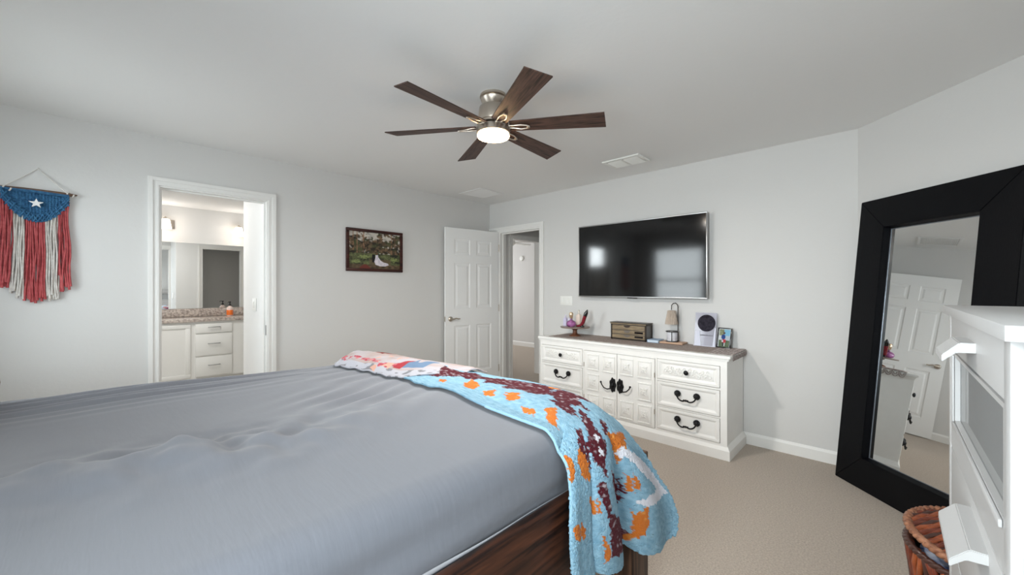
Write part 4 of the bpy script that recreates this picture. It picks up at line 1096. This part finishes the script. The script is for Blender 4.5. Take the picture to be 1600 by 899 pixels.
BLANKET_SHAPES = [
    (C_MAR, [(0.275,0.008), (0.55,0.075), (0.525,0.138), (0.7,0.154), (0.617,0.183), (0.7,0.225), (0.717,0.271), (0.725,0.304), (0.733,0.346), (0.592,0.354), (0.642,0.388), (0.517,0.358), (0.45,0.329), (0.483,0.304), (0.4,0.275), (0.517,0.267), (0.392,0.225), (0.508,0.217), (0.383,0.196), (0.4,0.163), (0.317,0.108), (0.233,0.067)]),
    (C_MAR, [(0.442,0.383), (0.467,0.408), (0.383,0.479), (0.375,0.442)]),
    (C_MAR, [(0.517,0.379), (0.533,0.417), (0.408,0.496), (0.392,0.454)]),
    (C_MAR, [(0.617,0.371), (0.642,0.421), (0.583,0.479), (0.55,0.446)]),
    (C_MAR, [(0.725,0.362), (0.758,0.412), (0.75,0.446), (0.667,0.421)]),
    (C_MAR, [(0.567,0.354), (0.733,0.354), (0.75,0.408), (0.533,0.45), (0.492,0.404)]),
    (C_MAR, [(0.525,0.458), (0.517,0.487), (0.45,0.542), (0.467,0.592), (0.408,0.646), (0.408,0.704), (0.367,0.662), (0.317,0.613), (0.3,0.567), (0.358,0.546), (0.408,0.504)]),
    (C_MAR, [(0.292,0.521), (0.342,0.521), (0.292,0.562), (0.308,0.6), (0.3,0.654), (0.233,0.617), (0.208,0.575), (0.233,0.55)]),
    (C_MAR, [(0.325,0.7), (0.392,0.7), (0.4,0.75), (0.417,0.796), (0.383,0.829), (0.35,0.762), (0.325,0.725)]),
    (C_MAR, [(0.592,0.508), (0.617,0.521), (0.542,0.571), (0.492,0.558)]),
    (C_MAR, [(0.45,0.679), (0.583,0.75), (0.592,0.825), (0.583,0.817), (0.567,0.842), (0.458,0.746)]),
    (C_MAR, [(0.383,0.771), (0.408,0.812), (0.467,0.842), (0.583,0.917), (0.6,0.946), (0.575,0.963), (0.467,0.95), (0.383,0.942), (0.383,0.887), (0.383,0.842)]),
    (C_MAR, [(0.0,0.717), (0.0,0.767), (0.0,0.875), (0.0,0.912), (0.0,0.846)]),
    (C_ORA, [(0.292,0.192), (0.4,0.2), (0.342,0.233), (0.225,0.229), (0.208,0.212)]),
    (C_ORA, [(0.275,0.254), (0.35,0.267), (0.275,0.283), (0.225,0.267)]),
    (C_ORA, [(0.342,0.296), (0.417,0.317), (0.317,0.338), (0.258,0.317)]),
    (C_ORA, [(0.233,0.358), (0.233,0.404), (0.167,0.412), (0.183,0.375)]),
    (C_ORA, [(0.725,0.325), (0.75,0.35), (0.725,0.354), (0.675,0.342)]),
    (C_ORA, [(0.767,0.404), (0.792,0.442), (0.775,0.438)]),
    (C_ORA, [(0.283,0.417), (0.367,0.433), (0.25,0.467), (0.125,0.5), (0.142,0.467)]),
    (C_ORA, [(0.267,0.121), (0.292,0.146), (0.217,0.15), (0.208,0.133)]),
    (C_ORA, [(0.025,0.546), (0.083,0.571), (0.092,0.617), (0.05,0.646), (0.0,0.637), (0.0,0.592)]),
    (C_ORA, [(0.192,0.571), (0.25,0.6), (0.275,0.667), (0.25,0.683), (0.167,0.646), (0.142,0.596)]),
    (C_ORA, [(0.517,0.558), (0.617,0.558), (0.825,0.525), (0.683,0.588), (0.667,0.646), (0.625,0.637), (0.592,0.675), (0.575,0.629), (0.55,0.588)]),
    (C_MAR, [(0.592,0.717), (0.608,0.792), (0.592,0.787), (0.583,0.746)]),
    (C_ORA, [(0.617,0.704), (0.642,0.738), (0.633,0.783), (0.608,0.779)]),
    (C_ORA, [(0.65,0.704), (0.675,0.733), (0.667,0.779), (0.642,0.762)]),
    (C_ORA, [(0.608,0.838), (0.625,0.862), (0.692,0.825), (0.675,0.896), (0.65,0.929), (0.608,0.938), (0.583,0.967), (0.583,0.946), (0.608,0.921), (0.608,0.883)]),
    (C_ORA, [(0.242,0.729), (0.308,0.75), (0.317,0.796), (0.275,0.775)]),
    (C_ORA, [(0.317,0.742), (0.342,0.762), (0.342,0.8), (0.317,0.787)]),
    (C_ORA, [(0.033,0.779), (0.1,0.779), (0.142,0.846), (0.058,0.821)]),
    (C_ORA, [(0.142,0.783), (0.2,0.817), (0.192,0.854), (0.125,0.817)]),
    (C_ORA, [(0.333,0.854), (0.375,0.9), (0.375,0.942), (0.342,0.95), (0.342,0.9)]),
    (C_WHT, [(0.631, 0.6), (0.764, 0.625), (0.871, 0.662), (0.938, 0.704), (0.978, 0.762), (0.831, 0.821), (0.658, 0.833), (0.631, 0.812), (0.844, 0.775), (0.751, 0.725), (0.671, 0.658), (0.578, 0.633)]),
    (C_WHT, [(0.392,0.55), (0.442,0.562), (0.4,0.579)]),
    (C_WHT, [(0.383,0.588), (0.417,0.621), (0.375,0.617)]),
]
def jag(s, t):
    return (s+.016*noise.noise((s*34, t*90, 1))+.008*noise.noise((s*90, t*200, 3)), t+.010*noise.noise((s*40, t*60, 2))+.004*noise.noise((s*90, t*160, 4)))
def blanket_col(i):
    s, t = (i//NT)/(NS-1), (i % NT)/(NT-1)
    c = mix(C_BLUE, C_BLUE2, .5+.9*nz(s*40, t*80, 1, 3))
    p = jag(s, t)
    for col, poly in BLANKET_SHAPES:
        if poly_in(p, poly): c = mix(col, C_WHT if col is not C_ORA else lin((228, 170, 90)), max(0, nz(s*50, t*110, 1, 5)-.22)*.9)
    return c
bm = BM(); gridmesh(bm, NS, NT, blanket_pt)
bl = thing('fleece_blanket', (-1.2, 1.3, .80), 'light blue fleece blanket with maroon and orange zigzags draped over the bed corner', 'blanket')
ob = part('fleece', bm, attr_mat('patterned_fleece', .95, sheen=.08, bump=(220, .8, .006), spec=.1), bl, 180)
paint(ob, blanket_col)
sm = ob.modifiers.new('thick', 'SOLIDIFY'); sm.thickness = .010; sm.offset = -1
M_bind = mat('pale_blue_binding', (146, 186, 206), .95, sheen=.1, bump=(200, .6, .004))
for s0, t0, t1 in ((.012, .30, .985), (.27, .50, .985)):
    bm = BM(); tube(bm, [blanket_pt(s0, t0+(t1-t0)*k/80)+Vector((.004, -.003, .003)) for k in range(81)], .0055, 8)
    part('bound_edge', bm, M_bind, bl, 60, 'stitched pale blue edge')

# second throw bunched at the far end
TH = [
    [(-2.68, 1.14, .800), (-2.69, 1.20, .815), (-2.70, 1.28, .820), (-2.69, 1.38, .805)],
    [(-2.55, 1.06, .800), (-2.56, 1.13, .850), (-2.56, 1.24, .872), (-2.54, 1.40, .830)],
    [(-2.36, 1.09, .798), (-2.36, 1.15, .852), (-2.35, 1.26, .878), (-2.33, 1.44, .835)],
    [(-2.16, 1.12, .798), (-2.16, 1.18, .850), (-2.15, 1.28, .872), (-2.12, 1.46, .835)],
    [(-1.98, 1.13, .800), (-1.98, 1.20, .848), (-1.97, 1.31, .872), (-1.94, 1.47, .840)],
    [(-1.80, 1.22, .835), (-1.80, 1.28, .856), (-1.79, 1.36, .868), (-1.76, 1.48, .845)],
    [(-1.62, 1.36, .850), (-1.62, 1.39, .858), (-1.61, 1.43, .858), (-1.60, 1.49, .835)],
]
def throw_pt(s, t):
    p = catmull([catmull(r_, s) for r_ in TH], t)
    p.z += .012*noise.noise((p.x*7, p.y*12, 2))*math.sin(PI*s)+.006*noise.noise((p.x*20, p.y*26, 6))*math.sin(PI*s)
    return on_sheet(p, .012)
NA, NB = 90, 240
def throw_col(i):
    s, t = (i//NB)/(NA-1), (i % NB)/(NB-1)
    c = mix(lin((180, 176, 182)), lin((172, 156, 152)), .5+1.6*nz(s*5, t*10, 1, 2))
    if s < .26:
        c = lin((178, 178, 186))
        if nz(s*12, t*26, 1, 8) > .28: c = lin((130, 130, 134))
    band = .36+.05*math.sin(t*22)
    if t < .60 and abs(s-band) < .055+.05*nz(s*9, t*34, 1, 4) and nz(s*16, t*48, 1, 6) > -.18: c = mix(lin((160, 48, 66)), lin((196, 110, 118)), .5+1.5*nz(s*20, t*60, 1, 9))
    if t < .10 and s > .25: c = mix(lin((150, 44, 62)), lin((90, 40, 80)), .5+2*nz(s*9, t*40, 1, 5))
    if .40 < t < .58 and .05 < s < .9 and nz(s*7, t*22, 1, 13) > .22: c = lin((206, 160, 142))
    if .60 < t < .66 and .30 < s < .62: c = lin((160, 52, 60))
    if .66 < t < .78 and .34 < s < .64+.1*math.sin(t*60): c = lin((104, 128, 156))
    if .30 < t < .36 and .66 < s < .82: c = lin((120, 44, 40))
    return c
bm = BM(); gridmesh(bm, NA, NB, throw_pt)
ow = thing('throw_blanket', (-2.2, 1.25, .80), 'white fluffy throw with pink, red and blue motifs bunched at the far bed corner', 'blanket')
ob = part('throw_cloth', bm, attr_mat('patterned_throw', .95, sheen=.08, bump=(200, .7, .005), spec=.1), ow, 180); paint(ob, throw_col)
sm = ob.modifiers.new('thick', 'SOLIDIFY'); sm.thickness = .008; sm.offset = -1

# ---------------------------------------------------------------- bathroom furniture
VX = -6.69
vn = thing('vanity_cabinet', (-6.95, 1.0, 0), 'white bathroom vanity cabinet with a door and three drawers seen through the left doorway', 'cabinet')
M_van = mat('white_vanity_paint', (224, 223, 219), .4)
vy0, vy1 = -.35, 1.62
bm = BM(); box(bm, BXF+.004, VX, vy0, vy1, .09, .845); box(bm, BXF+.004, VX-.07, vy0, vy1, 0, .09); part('carcass', bm, M_van, vn, None)
def shaker(y0, y1, z0, z1, name):
    bm = BM(); x = VX+.018; f = .05 if z1-z0 > .3 and y1-y0 < .45 and name == 'cabinet_door' else 0
    if f:
        for q in ring4(y0, y1, z0, z1, f): box(bm, VX, x, *q, .002)
        box(bm, VX, x-.010, y0+f, y1-f, z0+f, z1-f)
    else: box(bm, VX, x, y0, y1, z0, z1, .004)
    return part(name, bm, M_van, vn, 30)
for a, b in ((.49, .895), (.07, .475), (-.33, .055)):
    d = shaker(a, b, .11, .815, 'cabinet_door')
for z0, z1 in ((.692, .815), (.388, .675), (.11, .370)):
    d = shaker(.945, 1.352, z0, z1, 'drawer'); zc = (z0+z1)/2+.015
    bm = BM(); tube(bm, [(VX+.018, 1.085, zc), (VX+.040, 1.085, zc), (VX+.044, 1.09, zc), (VX+.044, 1.205, zc), (VX+.040, 1.21, zc), (VX+.018, 1.21, zc)], .006, 8); part('bar_pull', bm, M_steel, d, 40, 'steel bar pull')
M_gran = mat('speckled_granite', (142, 130, 124), .25, vary=(38, (206, 194, 184)), coat=.4)
M_gran.node_tree.nodes['Principled BSDF'].inputs['Roughness'].default_value = .2
ct = thing('countertop', (-6.95, 1.0, .85), 'speckled brown granite vanity top with backsplash in the bathroom', 'countertop')
bm = BM(); box(bm, BXF+.003, VX+.035, vy0-.02, vy1+.03, .846, .890, .006); part('slab', bm, M_gran, ct, 30)
bm = BM(); box(bm, BXF+.003, BXF+.022, vy0-.02, vy1+.03, .891, 1.002, .004); part('backsplash', bm, M_gran, ct, 30)
bm = BM(); lathe(bm, [(.235, .891), (.24, .900), (.225, .903), (.215, .893), (.15, .892), (.02, .8915)], (-6.92, .36, 0), 48); single('sink', bm, mat('white_porcelain', (238, 238, 236), .15), 'white porcelain drop-in sink at the left of the granite vanity top', 'sink')
bm = BM(); box(bm, BXF+.002, BXF+.008, vy0, vy1, 1.006, 1.938); single('vanity_mirror', bm, M_mirror, 'wide frameless mirror on the wall above the bathroom vanity', 'mirror', smooth=None)
def sconce(y, z, label):
    t = thing('wall_sconce', (BXF, y, z), label, 'wall light', 'bathroom wall lights')
    bm = BM(); box(bm, BXF+.001, BXF+.018, y+.002, y+.105, z-.045, z+.075, .004); part('backplate', bm, M_nickel, t, 30)
    bm = BM(); tube(bm, [(BXF+.018, y+.05, z+.04), (BXF+.05, y+.02, z+.085), (BXF+.10, y, z+.09), (BXF+.10, y, z+.075)], .008, 8); lathe(bm, [(.008, .105), (.012, .09), (.028, .085), (.03, .072)], (BXF+.10, y, z), 20); part('arm', bm, M_nickel, t, 40)
    bm = BM(); lathe(bm, [(.035, .074), (.048, .06), (.066, -.05), (.068, -.062), (.06, -.062), (.02, .05)], (BXF+.10, y, z), 28, ang0=PI/4); part('glass_shade', bm, M_sconce, t, 40, 'lit white glass shade')
    d = bpy.data.lights.new('sconce_glow', 'POINT'); d.energy = 1.3; d.color = (1, .95, .9); d.shadow_soft_size = .06
    lo = bpy.data.objects.new('sconce_glow', d); COL.objects.link(lo); lo.location = (BXF+.22, y, z-.03)
sconce(.690, 2.165, 'lit frosted glass wall light at the left above the bathroom mirror')
sconce(1.530, 2.140, 'lit frosted glass wall light at the right above the bathroom mirror')
sp = thing('soap_bottle', (-7.0, 1.39, .8905), 'orange hand soap bottle with a black pump on the vanity top', 'soap bottle')
bm = BM(); lathe(bm, [(.036, 0), (.040, .006), (.040, .105), (.036, .125), (.016, .14), (.015, .15)], (-7.0, 1.39, .8905), 28); part('bottle', bm, mat('clear_soap_plastic', (222, 200, 190), .15, vary=None), sp, 50)
bm = BM(); lathe(bm, [(.0405, .012), (.0412, .014), (.0412, .085), (.0405, .087)], (-7.0, 1.39, .8905), 28, cap=False); part('orange_liquid', bm, mat('orange_soap', (232, 112, 34), .2, coat=.5), sp, 50, 'orange soap')
bm = BM(); lathe(bm, [(.017, .148), (.017, .165), (.006, .168), (.006, .195), (.014, .197), (.014, .208)], (-7.0, 1.39, .8905), 20); tube(bm, [(-7.0, 1.39, 1.093), (-6.97, 1.37, 1.095), (-6.955, 1.36, 1.088)], .006, 8); part('pump', bm, M_black_plastic, sp, 50, 'black pump')
bw = thing('light_switch', (-4.42, DY1, 1.12), 'white switch plate on the bright wall just inside the bathroom doorway', 'light switch')
bm = BM(); box(bm, -4.49, -4.37, DY1-.002, DY1+.0035, 1.08, 1.20, .001); part('plate', bm, M_plastic, bw, 30)
bm = BM(); box(bm, -4.455, -4.425, DY1-.006, DY1-.001, 1.11, 1.17, .001); part('rocker', bm, M_plastic, bw, 30)

# ---------------------------------------------------------------- next room seen through the hallway
cxf, cyf = -4.83, 5.06
f2 = thing('ceiling_fan', (cxf, cyf, H), 'white ceiling fan in the room beyond the hallway doorway', 'ceiling fan')
bm = BM(); lathe(bm, [(.06, 0), (.06, -.03), (.02, -.05), (.015, -.14), (.015, -.27), (.08, -.30), (.09, -.37), (.05, -.40)], (cxf, cyf, H), 28); part('motor_housing', bm, M_plastic, f2)
for k in range(5):
    a = math.radians(20+72*k); bm = BM(); c_, s_ = math.cos(a), math.sin(a)
    pr = [(cxf+c_*r_-s_*w_, cyf+s_*r_+c_*w_) for r_, w_ in ((.09, -.04), (.5, -.06), (.53, -.03), (.53, .03), (.5, .06), (.09, .04))]
    prism(bm, pr, 2, H-.352, H-.342); part('blade', bm, M_plastic, f2, None)
sd = BM(); lathe(sd, [(.055, 0), (.058, -.012), (.05, -.032), (.02, -.036)], (-5.94, 6.6, 1.953), 28, 1); single('wall_sensor', sd, M_plastic, 'round white sensor on the far wall beyond the hallway doorway', 'sensor')
